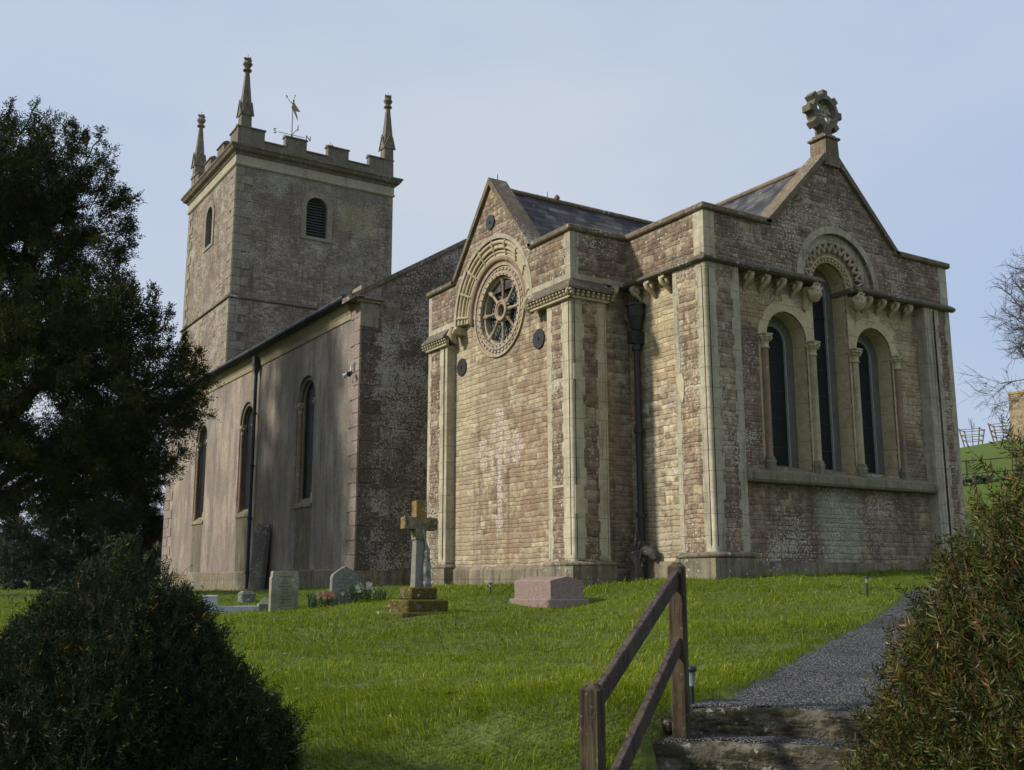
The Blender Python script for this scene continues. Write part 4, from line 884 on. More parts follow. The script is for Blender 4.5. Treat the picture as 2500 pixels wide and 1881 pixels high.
# ------------------------------------------------------------------ ground
CTRL = np.array([(-14.2, -15.1, -1.6), (-16, -12, -1.5), (-11.14, -9.71, -1.06), (-11.92, -9.55, -1.03), (-9.26, -6.41, -.86), (-9.47, -3.53, -.77), (-12.35, -1.22, -.72), (-9.91, 19.6, -.48), (-6.4, 44, -.41), (-4, -5.52, -.46),
    (-9.75, -9.85, -.72), (-9.52, -9.91, -.81), (-8.32, -9.26, -.74), (-6.23, -8.12, -.59), (-3.82, -6.8, -.44), (-1.13, -5.04, -.3), (.95, -3.64, -.21), (-9.3, -11, -.82), (-5.2, -10, -.45), (0, -7.5, -.1), (5, -4, .05), (-8, -12.5, -.95), (-11.4, -13.4, -1.5),
    (-10.2, -10.45, -.95), (-10.9, -10.9, -1.1), (-8, 5.9, -.66), (-7, 5.7, -.66), (-6.5, 8.2, -.5), (-6.3, 4.3, -.52), (-6.45, 0, -.55), (-4.3, -.07, -.46), (-3.9, 2, -.3), (-1.02, -4.37, -.22), (-1.7, 2.4, -.14), (-1.7, 5, -.13), (-1.7, 9.2, -.15), (0, -.1, -.02), (4, -.1, .12), (8, -.2, .25), (-2.6, 11.4, -.2), (-2.6, 20, -.3), (-2.6, 32, -.4),
    (6, 10, .2), (20, 0, 1.0), (20, 30, .6), (6, 45, -.2), (-25, 0, -.9), (-25, 30, -.6), (-30, -20, -2.2), (-15, -25, -2.3), (0, -25, -1.0), (18, -20, .3)])
def _phi(r): return r**2*np.log(r+1e-9)
_n = len(CTRL); _K = _phi(np.hypot(CTRL[:, None, 0]-CTRL[None, :, 0], CTRL[:, None, 1]-CTRL[None, :, 1]))+np.eye(_n)*.35
_Pm = np.hstack([np.ones((_n, 1)), CTRL[:, :2]]); _A = np.block([[_K, _Pm], [_Pm.T, np.zeros((3, 3))]])
_W = np.linalg.solve(_A, np.concatenate([CTRL[:, 2], np.zeros(3)]))
def sstep(x, a, b): t = np.clip((x-a)/(b-a), 0, 1); return t*t*(3-2*t)
def ground_z(x, y):
    x = np.asarray(x, float); y = np.asarray(y, float); sh = x.shape; x = x.ravel(); y = y.ravel(); out = np.empty_like(x)
    for i in range(0, len(x), 20000):
        xs, ys = x[i:i+20000], y[i:i+20000]
        K = _phi(np.hypot(xs[:, None]-CTRL[None, :, 0], ys[:, None]-CTRL[None, :, 1]))
        out[i:i+20000] = K@_W[:_n]+_W[_n]+_W[_n+1]*xs+_W[_n+2]*ys
    dx, dy = x-CX, y-CY; r = np.hypot(dx, dy); az = np.degrees(np.arctan2(dy, dx))
    hill = np.interp(r, [0, 22, 32, 45, 57, 80, 120, 135, 200, 900], [0, .2, 1.5, 3.2, 4.7, 8.4, 13.6, 13.8, 9, -4])*(1+.022*np.clip(34.7-az, -6, 12))
    flat = np.interp(r, [0, 60, 140, 400, 900], [-.4, -.4, -1.6, -2, 8])
    ww = sstep(az, 50, 41)*sstep(az, -60, -20); far = hill*ww+flat*(1-ww)
    k = sstep(r, 26, 44); out = out*(1-k)+far*k
    back = sstep(-(dx*.535+dy*.845), 4, 25); out = out*(1-back)+(-2.2)*back
    return out.reshape(sh)
PATH = [(-9.4, -9.845, -.806), (-9.35, -9.82, -.803), (-8.32, -9.26, -.74), (-6.23, -8.12, -.585), (-3.82, -6.8, -.435), (-1.13, -5.04, -.3), (.95, -3.64, -.21), (2.6, -2.9, -.1), (6, -2.6, .08), (12, -3.5, .4)]
PW = 1.5
def path_dist(x, y):
    """signed distance to the left edge line of the path; positive = inside the path; 0..PW"""
    best = np.full(np.shape(x), -9.); bd = np.full(np.shape(x), 1e9)
    for a, b in zip(PATH[1:-1], PATH[2:]):
        dx, dy = b[0]-a[0], b[1]-a[1]; L = math.hypot(dx, dy); t = np.clip(((x-a[0])*dx+(y-a[1])*dy)/L**2, 0, 1)
        px, py = a[0]+dx*t, a[1]+dy*t; d = np.hypot(x-px, y-py); sg = ((x-a[0])*dy-(y-a[1])*dx)/L
        m_ = d < bd; bd = np.where(m_, d, bd); best = np.where(m_, np.where(sg > 0, d, -d), best)
    return np.where((x+9.52)*.83+(y+9.91)*.56 < .1, -9., best)      # nothing of the path below the top step
def grid_mesh(name, xs, ys, zf, mat, kind='structure'):
    X, Y = np.meshgrid(xs, ys, indexing='xy'); Z = zf(X, Y); nx, ny = len(xs), len(ys)
    v = np.stack([X.ravel(), Y.ravel(), Z.ravel()], 1); i = np.arange(nx-1)[None, :]+np.arange(ny-1)[:, None]*nx
    f = np.stack([i, i+1, i+nx+1, i+nx], -1).reshape(-1, 4)
    o = np_mesh(name, v, f, mat, True); o['kind'] = kind; return o
def np_mesh(name, v, f, mat, smooth=False, parent=None, mi=None, attr=None):
    me = bpy.data.meshes.new(name); k = f.shape[1]; me.vertices.add(len(v)); me.vertices.foreach_set('co', np.ascontiguousarray(v, dtype=np.float32).ravel())
    me.loops.add(f.size); me.loops.foreach_set('vertex_index', np.ascontiguousarray(f, dtype=np.int32).ravel())
    me.polygons.add(len(f)); me.polygons.foreach_set('loop_start', np.arange(0, f.size, k, dtype=np.int32)); 
    me.polygons.foreach_set('use_smooth', np.full(len(f), smooth))
    for m_ in (mat if isinstance(mat, (list, tuple)) else [mat]): me.materials.append(m_)
    if mi is not None: me.polygons.foreach_set('material_index', np.ascontiguousarray(mi, dtype=np.int32))
    if attr is not None:
        a = me.attributes.new('var', 'FLOAT', 'POINT'); a.data.foreach_set('value', np.ascontiguousarray(attr, dtype=np.float32))
    me.update(calc_edges=True); o = bpy.data.objects.new(name, me); COL.objects.link(o)
    if parent is not None: o.parent = parent
    return o
def _axis(c, near, far, n): # finer spacing near c
    t = np.linspace(-1, 1, n); return c+np.sign(t)*(np.abs(t)*near+np.abs(t)**5*(far-near))
def nfield(x, y):
    return .018*np.sin(x*1.7+np.sin(y*1.3)*1.5)+.016*np.sin(y*2.1+x*.6+1)+.012*np.sin(x*4.1-y*3.3)+.008*np.sin(x*7.3+y*6.1+2)
def lawn_z(X, Y):
    z = ground_z(X, Y); d = path_dist(X, Y); z = z+nfield(X, Y)*sstep(np.hypot(X-CX, Y-CY), 60, 20)
    inside = sstep(d, -.12, .12)*sstep(d, PW+.15, PW-.15); z = z-inside*.16
    # the bank falls away under the steps
    sx, sy = X+10.2, Y+11.0; 
    a = (X-CX)*.6+(Y-CY)*.8   # depth-ish
    st = (sstep(((X+9.6)*.83+(Y+10.3)*.56), .45, .33))*sstep((X+9.6)*.56-(Y+10.3)*.83, -.42, -.3)*sstep((X+9.6)*.56-(Y+10.3)*.83, 2.2, 1.8)
    z = np.where(st > 0, z-st*1.1, z)
    return z
s = NT('lawn_soil'); P, N = s.pos(); n = s.noise(P, 1.2, 5, .6); n2 = s.noise(P, 11, 4, .65)
c = s.ramp(n2, [(.35, (.035, .05, .005)), (.55, (.085, .13, .01)), (.75, (.14, .17, .02))]); 
c = s.mix(s.mul(s.ss(n, .5, .7), .4), c, (.09, .1, .03))
dd = s.noise(s.scalev(P, (.02, .02, .1)), 1.5, 4); c = s.mix(s.mul(s.ss(dd, .5, .62), .5), c, (.1, .105, .035)); s.bump(n2, .05); M['soil'] = s.out(c)
ground = grid_mesh('ground', _axis(-5, 24, 700, 330), _axis(0, 26, 700, 330), lawn_z, M['soil'])
# gravel path
s = NT('dark_gravel', .85, .3); P, N = s.pos(); d, vc = s.vor(P, 70); r_, g_, b_ = s.sep(vc)
c = s.ramp(r_, [(0, (.055, .056, .063)), (.4, (.14, .14, .152)), (.75, (.25, .248, .252)), (.93, (.36, .33, .29)), (1, (.5, .45, .38))])
c = s.mix(s.mul(s.ss(s.noise(P, 1.6, 4), .48, .68), .5), c, (.045, .045, .05)); c = s.mix(s.ss(d, .35, .6), c, (.02, .02, .022))
s.bump(s.sub(s.mul(r_, .5), d), .03); M['gravel'] = s.out(c)
rows = []; 
for i in range(len(PATH)-1):
    a, b = PATH[i], PATH[i+1]; L = math.hypot(b[0]-a[0], b[1]-a[1]); k = max(1, int(L/.12))
    for j in range(k): t = j/k; rows.append(tuple(a[q]+(b[q]-a[q])*t for q in range(3)))
rows.append(PATH[-1]); RR = np.array(rows); tan = np.gradient(RR[:, :2], axis=0); tan /= np.linalg.norm(tan, axis=1)[:, None]
for _ in range(6): tan[1:-1] = (tan[:-2]+tan[1:-1]*2+tan[2:])/4
nrm = np.stack([tan[:, 1], -tan[:, 0]], 1); offs = np.linspace(-.12, PW+.12, 16)
V = np.array([[RR[i, 0]+nrm[i, 0]*o, RR[i, 1]+nrm[i, 1]*o, RR[i, 2]-.02+.012*math.sin(i*.9+o*5)+random.uniform(-.006, .006)-(.05 if o in (offs[0], offs[-1]) else 0)] for i in range(len(RR)) for o in offs])
ii = np.arange(15)[None, :]+np.arange(len(RR)-1)[:, None]*16; F = np.stack([ii, ii+1, ii+17, ii+16], -1).reshape(-1, 4)
o = np_mesh('path', V, F, M['gravel'], True); o['kind'] = 'structure'
# stone steps with gravel treads
s = NT('weathered_step_stone'); P, N = s.pos(); n = s.noise(P, 6, 6, .7); n2 = s.noise(s.scalev(P, (2.2, 2.2, 9)), 2.4, 5, .6); x_, y_, z_ = s.sep(N)
c = s.ramp(n, [(.3, (.06, .052, .042)), (.45, (.17, .15, .12)), (.6, (.3, .27, .21)), (.75, (.42, .39, .32))])
c = s.mix(s.mul(s.ss(s.add(s.mul(n2, .5), s.mul(n, .5)), .46, .53), .9), c, (.03, .03, .008)); c = s.mix(s.ss(s.noise(P, 13, 4), .6, .68), c, (.5, .49, .45)); s.bump(s.add(n, s.mul(n2, .5)), .06); M['step'] = s.out(s.mix(.45, c, (.05, .042, .022)))
t0 = Vector((.83, .56, 0)).normalized(); n0 = Vector((.56, -.83, 0)).normalized()      # up the path / across it
stair = tag(empty('steps', (-9.75, -10.2, -.9)), 'worn mossy stone steps climbing to the gravel path beside the handrail', 'steps')
def rough_block(name, u0, u1, w0, w1, z0, z1, mat, parent, seed, amp=.018, nw=70):
    """long worn stone: u = along the path, w = across it; front, nosing and top are uneven"""
    rd = np.random.default_rng(seed); prof = [(0, 0), (0, .2), (0, .42), (.0, .62), (-.008, .8), (.004, .93), (.03, 1.), (.1, 1.), (.2, 1.), (1, 1.), (1, 0)]
    k = len(prof); ph = rd.uniform(0, 6, 12); vs = np.zeros(((nw+1)*k, 3)); fs = []
    for i in range(nw+1):
        f = i/nw; w_ = w0+(w1-w0)*f; bow = .05-.31*math.exp(-(w_-w0)/.13)
        for j, (a, b) in enumerate(prof):
            u_ = u0+bow+(a if a < .5 else (u1-u0)-bow); z_ = z0+(z1-z0)*b
            nn = math.sin(w_*5+ph[0]+b*3)*.5+math.sin(w_*13+ph[1]-b*5)*.35+math.sin(w_*29+ph[2]+b*9)*.3+rd.normal(0, .25)
            if a < .5: u_ += nn*amp; z_ += (math.sin(w_*7+ph[3])*.4+math.sin(w_*19+ph[4])*.3+rd.normal(0, .15))*amp*.45*(b > .1)
            p = Vector((-9.52, -9.91, 0))+t0*u_+n0*w_; vs[i*k+j] = (p.x+9.75, p.y+10.2, z_+.9)
    for i in range(nw):
        for j in range(k): a = i*k+j; b = i*k+(j+1) % k; fs.append((a, b, b+k, a+k))
    fs += [tuple(range(k)), tuple(range(nw*k, nw*k+k))[::-1]]
    return MB().add([tuple(v) for v in vs], fs, True).build(name, mat, parent)
for k in range(5):
    zt = -.8-.168*k; u0 = -.02-.33*k; wl = -.07-.09*min(k, 1)
    rough_block('step_stone', u0, u0+.5, wl, 2.6, zt-.3, zt, M['step'], stair, 30+k)
    rough_block('gravel_tread', u0+.09, u0+.36, wl+.03, 2.6, zt-.06, zt+.012, M['gravel'], stair, 50+k, amp=.012)
    for q in range(3):     # loose flanking stones on the left of each step
        rq = random.Random(k*7+q); a = u0-.12+.12*q; w_ = wl-.04-rq.uniform(.0, .06); p = Vector((-9.52, -9.91, 0))+t0*a+n0*w_; r_ = rq.uniform(.05, .075)
        mb = MB(); mb.lathe([(r_*.4, -r_*1.2), (r_, -r_*.4), (r_*.95, r_*.3), (r_*.5, r_*.7), (.01, r_*.75)], 0, 0, 7, False, rq.uniform(0, 3)); o = mb.build('flank_stone', M['step'], stair, (p.x+9.75, p.y+10.2, zt+.9-.1+.02*q))

# ------------------------------------------------------------------ churchyard things
def gz(x, y): return float(lawn_z(np.array([x]), np.array([y]))[0])
def wood(name, col):
    s = NT(name, .8, .3); tcn = s.n('ShaderNodeTexCoord'); O = tcn.outputs['Object']; g = s.noise(s.scalev(O, (14, 14, 1.2)), 2.2, 5, .6); n = s.noise(O, 5, 4)
    c = s.mix(s.ss(g, .4, .65), col, tuple(k*.35 for k in col)); c = s.mix(s.mul(s.ss(n, .5, .7), .55), c, (.1, .085, .035)); c = s.mix(s.mul(s.ss(s.noise(O, 45, 3), .62, .7), .5), c, (.2, .18, .14))
    s.bump(g, .012); return s.out(c)
M['post'] = wood('weathered_post_wood', (.08, .054, .03)); M['rail'] = wood('grey_rail_wood', (.075, .05, .04))
rail = tag(empty('handrail', (-10.45, -10.55, -1.1)), 'brown wooden handrail of two posts and two sloping rails beside the stone steps', 'handrail')
def post(x, y, zt, zb, w_, rz):
    T = Matrix.Translation((x+10.45, y+10.55, 0)) @ Matrix.Rotation(rz, 4, 'Z'); mb = MB(); h = w_/2
    z0, z1 = zb+1.1, zt+1.1; c = .012; ring = lambda q, z: [T @ Vector(p) for p in ((-q+c, -q, z), (q-c, -q, z), (q, -q+c, z), (q, q-c, z), (q-c, q, z), (-q+c, q, z), (-q, q-c, z), (-q, -q+c, z))]
    vs = ring(h, z0)+ring(h, z1-.03)+ring(h-.028, z1); fs = [tuple(range(16, 24))]
    for k in range(2):
        for j in range(8): fs.append((k*8+j, k*8+(j+1) % 8, k*8+8+(j+1) % 8, k*8+8+j))
    mb.add(vs, fs); return mb.build('post', M['post'], rail)
PN, PF = Vector((-11.25, -11.1, -.47)), Vector((-9.77, -10.02, .105))
rz = math.atan2(PF.y-PN.y, PF.x-PN.x)
post(PN.x, PN.y, PN.z, -1.75, .1, rz); post(PF.x, PF.y, PF.z, -1.1, .1, rz)
for dz0, dz1 in ((-.1, -.09), (-.62, -.49)):
    a = PN+Vector((0, 0, dz0)); b = PF+Vector((0, 0, dz1)); d = (b-a); L = d.length
    T = Matrix.Translation((a+b)/2+Vector((10.45, 10.55, 1.1))+Vector((.0, 0, 0))) @ d.to_track_quat('X', 'Z').to_matrix().to_4x4()
    mb = MB(); mb.bevbox(-L/2+.03, L/2-.03, -.022, .022, -.05, .05, .006, T); mb.build('rail', M['rail'], rail)
# solar path lights
M['darkplastic'] = plain('dark_plastic', (.02, .022, .022), .4, .4, .3); M['clear'] = plain('frosted_lamp_glass', (.16, .19, .18), .25, .5, .2); M['steel'] = plain('brushed_steel', (.3, .31, .32), .35, .5, .3, metal=.7)
def solar(x, y, h, label):
    z = gz(x, y)-.03; t = tag(empty('solar_light', (x, y, z)), label, 'garden light', 'solar lights beside the path and church')
    MB().lathe([(.008, -.1), (.014, 0), (.014, h*.7)], 0, 0, 8).build('stake', M['darkplastic'], t)
    MB().lathe([(.02, h*.7), (.02, h*.72), (.018, h*.73), (.026, h*.92)], 0, 0, 12).build('lamp_glass', M['clear'], t)
    MB().lathe([(.034, h*.92), (.036, h*.94), (.034, h), (.0, h+.004)], 0, 0, 12).build('lamp_cap', M['darkplastic'], t)
solar(-9.46, -9.78, .42, 'black solar garden light on a stake beside the far handrail post'); solar(-3.89, 2.0, .26, 'small solar garden light in grass below the round window wall'); solar(-1.02, -4.37, .34, 'small solar garden light on the lawn below the three lancet windows')
# stone cross
def mossy(name, base, moss=(.1, .085, .01), amt=.6, gold=.3, lich=.5):
    s = NT(name); P, N = s.pos(); nx, ny, nz_ = s.sep(N); n = s.noise(P, 3.2, 5, .6); n2 = s.noise(P, 9, 5, .65); n3 = s.noise(P, 40, 3)
    c = s.mix(s.ss(n2, .35, .65), base, tuple(k*.4 for k in base)); c = s.mix(s.mul(s.ss(n, .5, .62), gold), c, (.23, .14, .03))
    mm = s.ss(s.add(n2, s.mul(nz_, .25)), .72-amt*.35, .8-amt*.35); c = s.mix(mm, c, moss); c, lm = lichen(s, P, c, lich, (.45, .47, .43), .4, 14)
    s.bump(s.add(s.add(n2, s.mul(n3, .5)), s.mul(mm, .5)), .03); return s.out(c)
M['cross'] = mossy('lichened_cross_stone', (.24, .2, .12), (.2, .13, .025), .35, .9, .45); M['crossbase'] = mossy('mossy_base_stone', (.13, .11, .07), (.09, .075, .01), .8, .5, .35)
M['ivystem'] = mossy('pale_dead_ivy_stem', (.27, .265, .24), (.3, .29, .25), .3, 0, .6)
cx, cy = -6.4, .1; zc = gz(cx, cy)
t = tag(empty('stone_cross', (cx, cy, zc-.12)), 'leaning lichened stone cross on a mossy three stepped base', 'grave cross')
tilt = Matrix.Translation((0, 0, .5)) @ Matrix.Rotation(R(-2.5), 4, 'X') @ Matrix.Rotation(R(1.5), 4, 'Y')
MB().bevbox(-.52, .52, -.5, .5, -.15, .17, .02).bevbox(-.37, .37, -.36, .36, .14, .36, .025).bevbox(-.24, .24, -.22, .22, .36, .55, .02).build('stepped_base', M['crossbase'], t)
mb = MB(); a = .075; mb.add([tilt @ Vector(p) for p in [(-.1, -.085, 0), (.1, -.085, 0), (.1, .085, 0), (-.1, .085, 0), (-.08, -.07, .85), (.08, -.07, .85), (.08, .07, .85), (-.08, .07, .85)]], [(0, 1, 5, 4), (1, 2, 6, 5), (2, 3, 7, 6), (3, 0, 4, 7), (0, 3, 2, 1), (4, 5, 6, 7)])
mb.build('shaft', plain('split_pale_shaft_stone', (.2, .19, .16), .9, .2, .5, 6, bumpd=.01), t)
mb = MB(); mb.bevbox(-.1, .1, -.085, .085, .8, 1.44, .008, tilt); mb.bevbox(-.3, .3, -.084, .084, .97, 1.17, .008, tilt); mb.build('cross_head', M['cross'], t)
mb = MB(); mb.tube([tilt @ Vector((.1, -.09, z)) for z in (-.02, .1, .25, .4, .52, .6, .66)]+[tilt @ Vector((.08, -.1, .75)), tilt @ Vector((.03, -.1, .9)), tilt @ Vector((.02, -.1, 1.02))], [.075, .08, .07, .075, .05, .06, .04, .018, .02, .012], 9); mb.build('dead_ivy', M['ivystem'], t)
# pink granite tomb
s = NT('speckled_pink_granite', .35, .5); P, N = s.pos(); d, vc = s.vor(P, 90); r_, g_, b_ = s.sep(vc)
c = s.ramp(r_, [(0, (.11, .078, .07)), (.3, (.2, .13, .112)), (.7, (.28, .195, .17)), (1, (.32, .25, .22))]); c = s.mix(s.mul(s.ss(s.noise(P, 2, 4), .5, .7), .3), c, (.2, .18, .12)); M['granite'] = s.out(c)
tx, ty = -4.17, -.42; tz = gz(tx+.4, ty+.5); tt = tag(empty('granite_tomb', (tx, ty, tz-.02)), 'low pink granite coped tomb on a stepped plinth in the lawn', 'tomb')
MB().bevbox(-.07, .76, -.07, 1.2, -.3, .1, .012).build('plinth', M['granite'], tt)
mb = MB(); x1_, y1_ = .69, 1.13; mb.prism([(0, .102), (x1_, .102), (x1_, .4), (x1_-.015, .415), (x1_/2, .48), (.015, .415), (0, .4)], E, 0, y1_); mb.build('coped_slab', M['granite'], tt)
# headstones
def engraving(lines, xs, parent, mat, w_):
    mb = MB(); rd = random.Random(4)
    for (z, wd_, h) in lines:
        x = -wd_/2
        while x < wd_/2:
            q = rd.uniform(.012, .028)
            for k in range(2):
                xx = x+q*k*.6; mb.box(xx, xx+.004, xs-.002, xs+.001, z, z+h)
            if rd.random() < .6: mb.box(x, x+q*.6, xs-.002, xs+.001, z+h*rd.choice((0, .45, .85)), z+h*rd.choice((0, .45, .85))+.005)
            x += q+.008
    return mb.build('inscription', mat, parent)
M['hs1'] = ashlar('buff_headstone', (.29, .28, .2), (.17, .17, .12), .25, .4, joints=False, dirt=.3); M['hs2'] = ashlar('grey_headstone', (.19, .2, .18), (.1, .11, .1), .8, .1, joints=False, dirt=.4); M['engr'] = plain('worn_engraving', (.09, .088, .06), .9, .1, .2)
x, y = -6.97, 4.62; z = gz(x, y)
hs = tag(empty('headstone', (x, y, z), R(5)), 'buff square-topped headstone with small scalloped shoulders near the nave', 'headstone')
MB().prism([(-.29, -.2), (.29, -.2), (.29, .64), (.27, .66), (.27, .74), (.25, .76), (.1, .765), (0, .775), (-.1, .765), (-.25, .76), (-.27, .74), (-.27, .66), (-.29, .64)], E, 0, .1).build('slab', M['hs1'], hs)
engraving([(.64, .26, .03), (.58, .04, .02), (.52, .18, .025), (.46, .24, .025), (.4, .14, .025), (.33, .1, .02), (.27, .2, .025), (.21, .24, .025), (.15, .2, .02), (.09, .24, .02)], -.001, hs, M['engr'], .3)
x, y = -5.85, 4.3; z = gz(x, y)
h2 = tag(empty('headstone', (x, y, z), R(8)), 'grey pointed headstone spotted with lichen, white flowers at its foot', 'headstone')
MB().prism([(-.3, -.2), (.3, -.2), (.3, .52), (.27, .58), (.12, .68), (0, .74), (-.12, .68), (-.27, .58), (-.3, .52)], E, 0, .09).build('slab', M['hs2'], h2)
engraving([(.5, .2, .02), (.44, .3, .025), (.38, .22, .02), (.32, .26, .02)], -.001, h2, M['hs1'], .3)
# marble kerbed grave
M['marble'] = plain('white_marble', (.42, .44, .46), .4, .4, .4, 9)
x, y = -8.05, 5.72; z = gz(x+.5, y)
kg = tag(empty('kerbed_grave', (x, y, z), R(-16)), 'white marble kerbed grave with a low block and a pyramid capped corner post', 'grave')
MB().bevbox(.0, 1.0, -.05, .05, -.1, .12, .01).bevbox(0.0, .1, .05, 1.8, -.1, .12, .01).bevbox(.95, 1.05, .05, 1.8, -.1, .12, .01).build('kerb', M['marble'], kg)
MB().bevbox(-.2, .1, -.1, .12, -.1, .33, .015).build('block', M['marble'], kg)
MB().prism([(.89, -.1), (1.13, -.1), (1.13, .14), (1.11, .16), (.91, .16), (.89, .14)], E, -.12, .12).add([(.88, -.13, .15), (1.14, -.13, .15), (1.14, .13, .15), (.88, .13, .15), (1.01, 0, .31)], [(0, 1, 4), (1, 2, 4), (2, 3, 4), (3, 0, 4), (0, 3, 2, 1)]).build('corner_post', M['hs2'], kg)
x, y = -6.55, 8.2; z = gz(x, y); o = MB().bevbox(-.17, .17, -.14, .14, -.1, .22, .03).bevbox(-.13, .13, -.1, .1, .2, .25, .015).build('grave_vase_block', M['hs2'], None, (x, y, z)); tag(o, 'small squat stone block lying in grass behind the marble kerb', 'stone block')
x, y = -6.39, 39.3; z = gz(x, y); o = MB().bevbox(-.05, .05, -.04, .04, -.1, .5, .01).bevbox(-.09, .09, -.05, .05, .5, .6, .01).build('grave_marker', M['marble'], None, (x, y, z)); tag(o, 'thin pale grave marker far off beneath the dark conifer', 'grave marker')
# tall memorial slab against the nave wall
mb = MB(); mb.prism([(-.62, -.3), (.62, -.3), (.62, 2.0), (.5, 2.02), (.45, 2.14), (.3, 2.2), (0, 2.24), (-.3, 2.2), (-.45, 2.14), (-.5, 2.02), (-.62, 2.0)], S, 0, .14)
o = mb.build('memorial_slab', ashlar('blackened_slab_stone', (.13, .115, .1), (.075, .066, .06), .7, .1, joints=False), None, (NX-.36, 18.7, -.35)); o.rotation_euler = (0, R(4), 0); tag(o, 'tall blackened memorial slab leaning on the pink nave wall beside the downpipe', 'memorial slab')
# floodlight on nave corner
t = tag(empty('floodlight', (NX-.03, 11.75, 5.95)), 'small twin white floodlight fixed on the nave corner quoins', 'floodlight')
MB().box(-.03, .02, -.05, .05, -.08, .14).tube([(-.02, 0, .1), (-.1, 0, 0), (-.12, 0, -.18)], .015, 6).build('bracket', M['steel'], t)
for dy, nm in ((-.1, 0), (.16, 1)):
    mb = MB(); c = Vector((-.16, dy, -.2)); d = Vector((-.6, .5 if nm else -.4, -.45)).normalized(); mb.tube([c-d*.08, c, c+d*.1], [.035, .06, .075], 12); mb.build('lamp_head', M['marble'] if nm else M['darkplastic'], t)
# stump of dead ivy at the foot of the chancel pipe
mb = MB(); rd = random.Random(9)
mb.tube([(0, 0, -.2), (-.02, 0, .25), (-.03, .02, .55), (.01, 0, .8), (-.02, .03, 1.05)], [.16, .14, .15, .13, .07], 10); mb.tube([(0, 0, .62), (.1, -.14, .68), (.16, -.3, .62), (.18, -.38, .48)], [.12, .13, .12, .05], 8)
for k in range(26): a = rd.uniform(0, 6.28); z = rd.uniform(.1, .95); mb.tube([(.12*math.cos(a), .12*math.sin(a), z), (.15*math.cos(a+.2), .15*math.sin(a+.2), z+.15), (.1*math.cos(a+.5), .1*math.sin(a+.5), z+.3)], [.03, .035, .01], 5)
o = mb.build('ivy_stump', mossy('furry_dead_ivy', (.12, .1, .08), (.08, .065, .045), .3, 0, .35), None, (-.14, 2.22, -.08)); tag(o, 'furry grey dead ivy stump wrapped round the foot of the downpipe', 'ivy stump')

# ------------------------------------------------------------------ foliage
def leafmat(name, stops, rough=.5, spec=.35, trans=.15):
    s = NT(name, rough, spec); at = s.n('ShaderNodeAttribute', attribute_name='var'); c = s.ramp(at.outputs['Fac'], stops)
    s.b.inputs['Base Color'].default_value = (0, 0, 0, 1); s.set(s.b.inputs['Base Color'], c)
    if trans:
        tr = s.n('ShaderNodeBsdfTranslucent'); s.set(tr.inputs[0], c); mxs = s.n('ShaderNodeMixShader'); mxs.inputs[0].default_value = trans
        s.t.links.new(s.b.outputs[0], mxs.inputs[1]); s.t.links.new(tr.outputs[0], mxs.inputs[2]); s.t.links.new(mxs.outputs[0], s.t.nodes['Material Output'].inputs[0])
    return s.m
def nrmz(v): return v/np.maximum(np.linalg.norm(v, axis=-1, keepdims=True), 1e-9)
def shoots(base, dirs, length, nleaf, ll, lw, rg, spread=.95, var=None, curl=.25, stem=True):
    """sprigs: thin stem with two ranks of needles; base (n,3), dirs (n,3) -> verts, quads, attribute"""
    n = len(base); length = np.broadcast_to(length, (n,)); D = nrmz(dirs); ref = nrmz(np.cross(D, rg.normal(size=(n, 3)))); B = np.cross(D, ref)
    t = np.linspace(.06, 1, nleaf)[None, :]; bend = (rg.normal(size=(n, 1, 3))*.12)
    P = base[:, None, :]+D[:, None, :]*(t*length[:, None])[..., None]+bend*(t**2*length[:, None])[..., None]
    side = np.where(np.arange(nleaf) % 2 == 0, 1., -1.)[None, :]
    phi = rg.normal(0, .75, (n, nleaf)); lat = ref[:, None, :]*np.cos(phi)[..., None]*side[..., None]+B[:, None, :]*np.sin(phi)[..., None]
    L = ll*(1.15-.55*t)*rg.uniform(.75, 1.2, (n, nleaf)); ax = nrmz(D[:, None, :]*(1-spread*.55)+lat*spread+rg.normal(size=(n, nleaf, 3))*.12)
    wv = nrmz(np.cross(ax, nrmz(np.cross(lat, D[:, None, :])+rg.normal(size=(n, nleaf, 3))*.5)))*(lw/2)
    up_ = D[:, None, :]*curl*L[..., None]
    a = P-wv*.5; b = P+wv*.5; m1 = P+ax*(L*.55)[..., None]+wv+up_*.25; m2 = P+ax*(L*.55)[..., None]-wv+up_*.25; tip = P+ax*L[..., None]+up_
    V = np.stack([a, b, m1, m2, tip], 2).reshape(-1, 3); k = n*nleaf; i = np.arange(k)[:, None]*5
    F = np.concatenate([i+np.array([[0, 1, 2, 3]]), i+np.array([[3, 2, 4, 4]])], 0)
    if var is None: var = rg.uniform(0, 1, n)
    A = np.repeat((var[:, None]*.75+rg.uniform(0, .25, (n, nleaf))).ravel(), 5)
    F = np.concatenate([i+np.array([[0, 1, 2]]), i+np.array([[0, 2, 3]]), i+np.array([[3, 2, 4]])], 0)
    return V, F, A
def stems(p0, p1, r0, r1, var=.97):
    """three sided twigs"""
    n = len(p0); D = nrmz(p1-p0); ref = nrmz(np.cross(D, np.array([[.3, .5, .81]]))); B = np.cross(D, ref); vs = []
    for p, r in ((p0, r0), (p1, r1)):
        for k in range(3): a = 2*math.pi*k/3; vs.append(p+(ref*math.cos(a)+B*math.sin(a))*np.reshape(np.broadcast_to(r, (n,)), (n, 1)))
    V = np.stack(vs, 1).reshape(-1, 3); i = np.arange(n)[:, None]*6; F = []
    for k in range(3): a, b = k, (k+1) % 3; F += [i+np.array([[a, b, b+3]]), i+np.array([[a, b+3, a+3]])]
    return V, np.concatenate(F, 0), np.full(n*6, var)
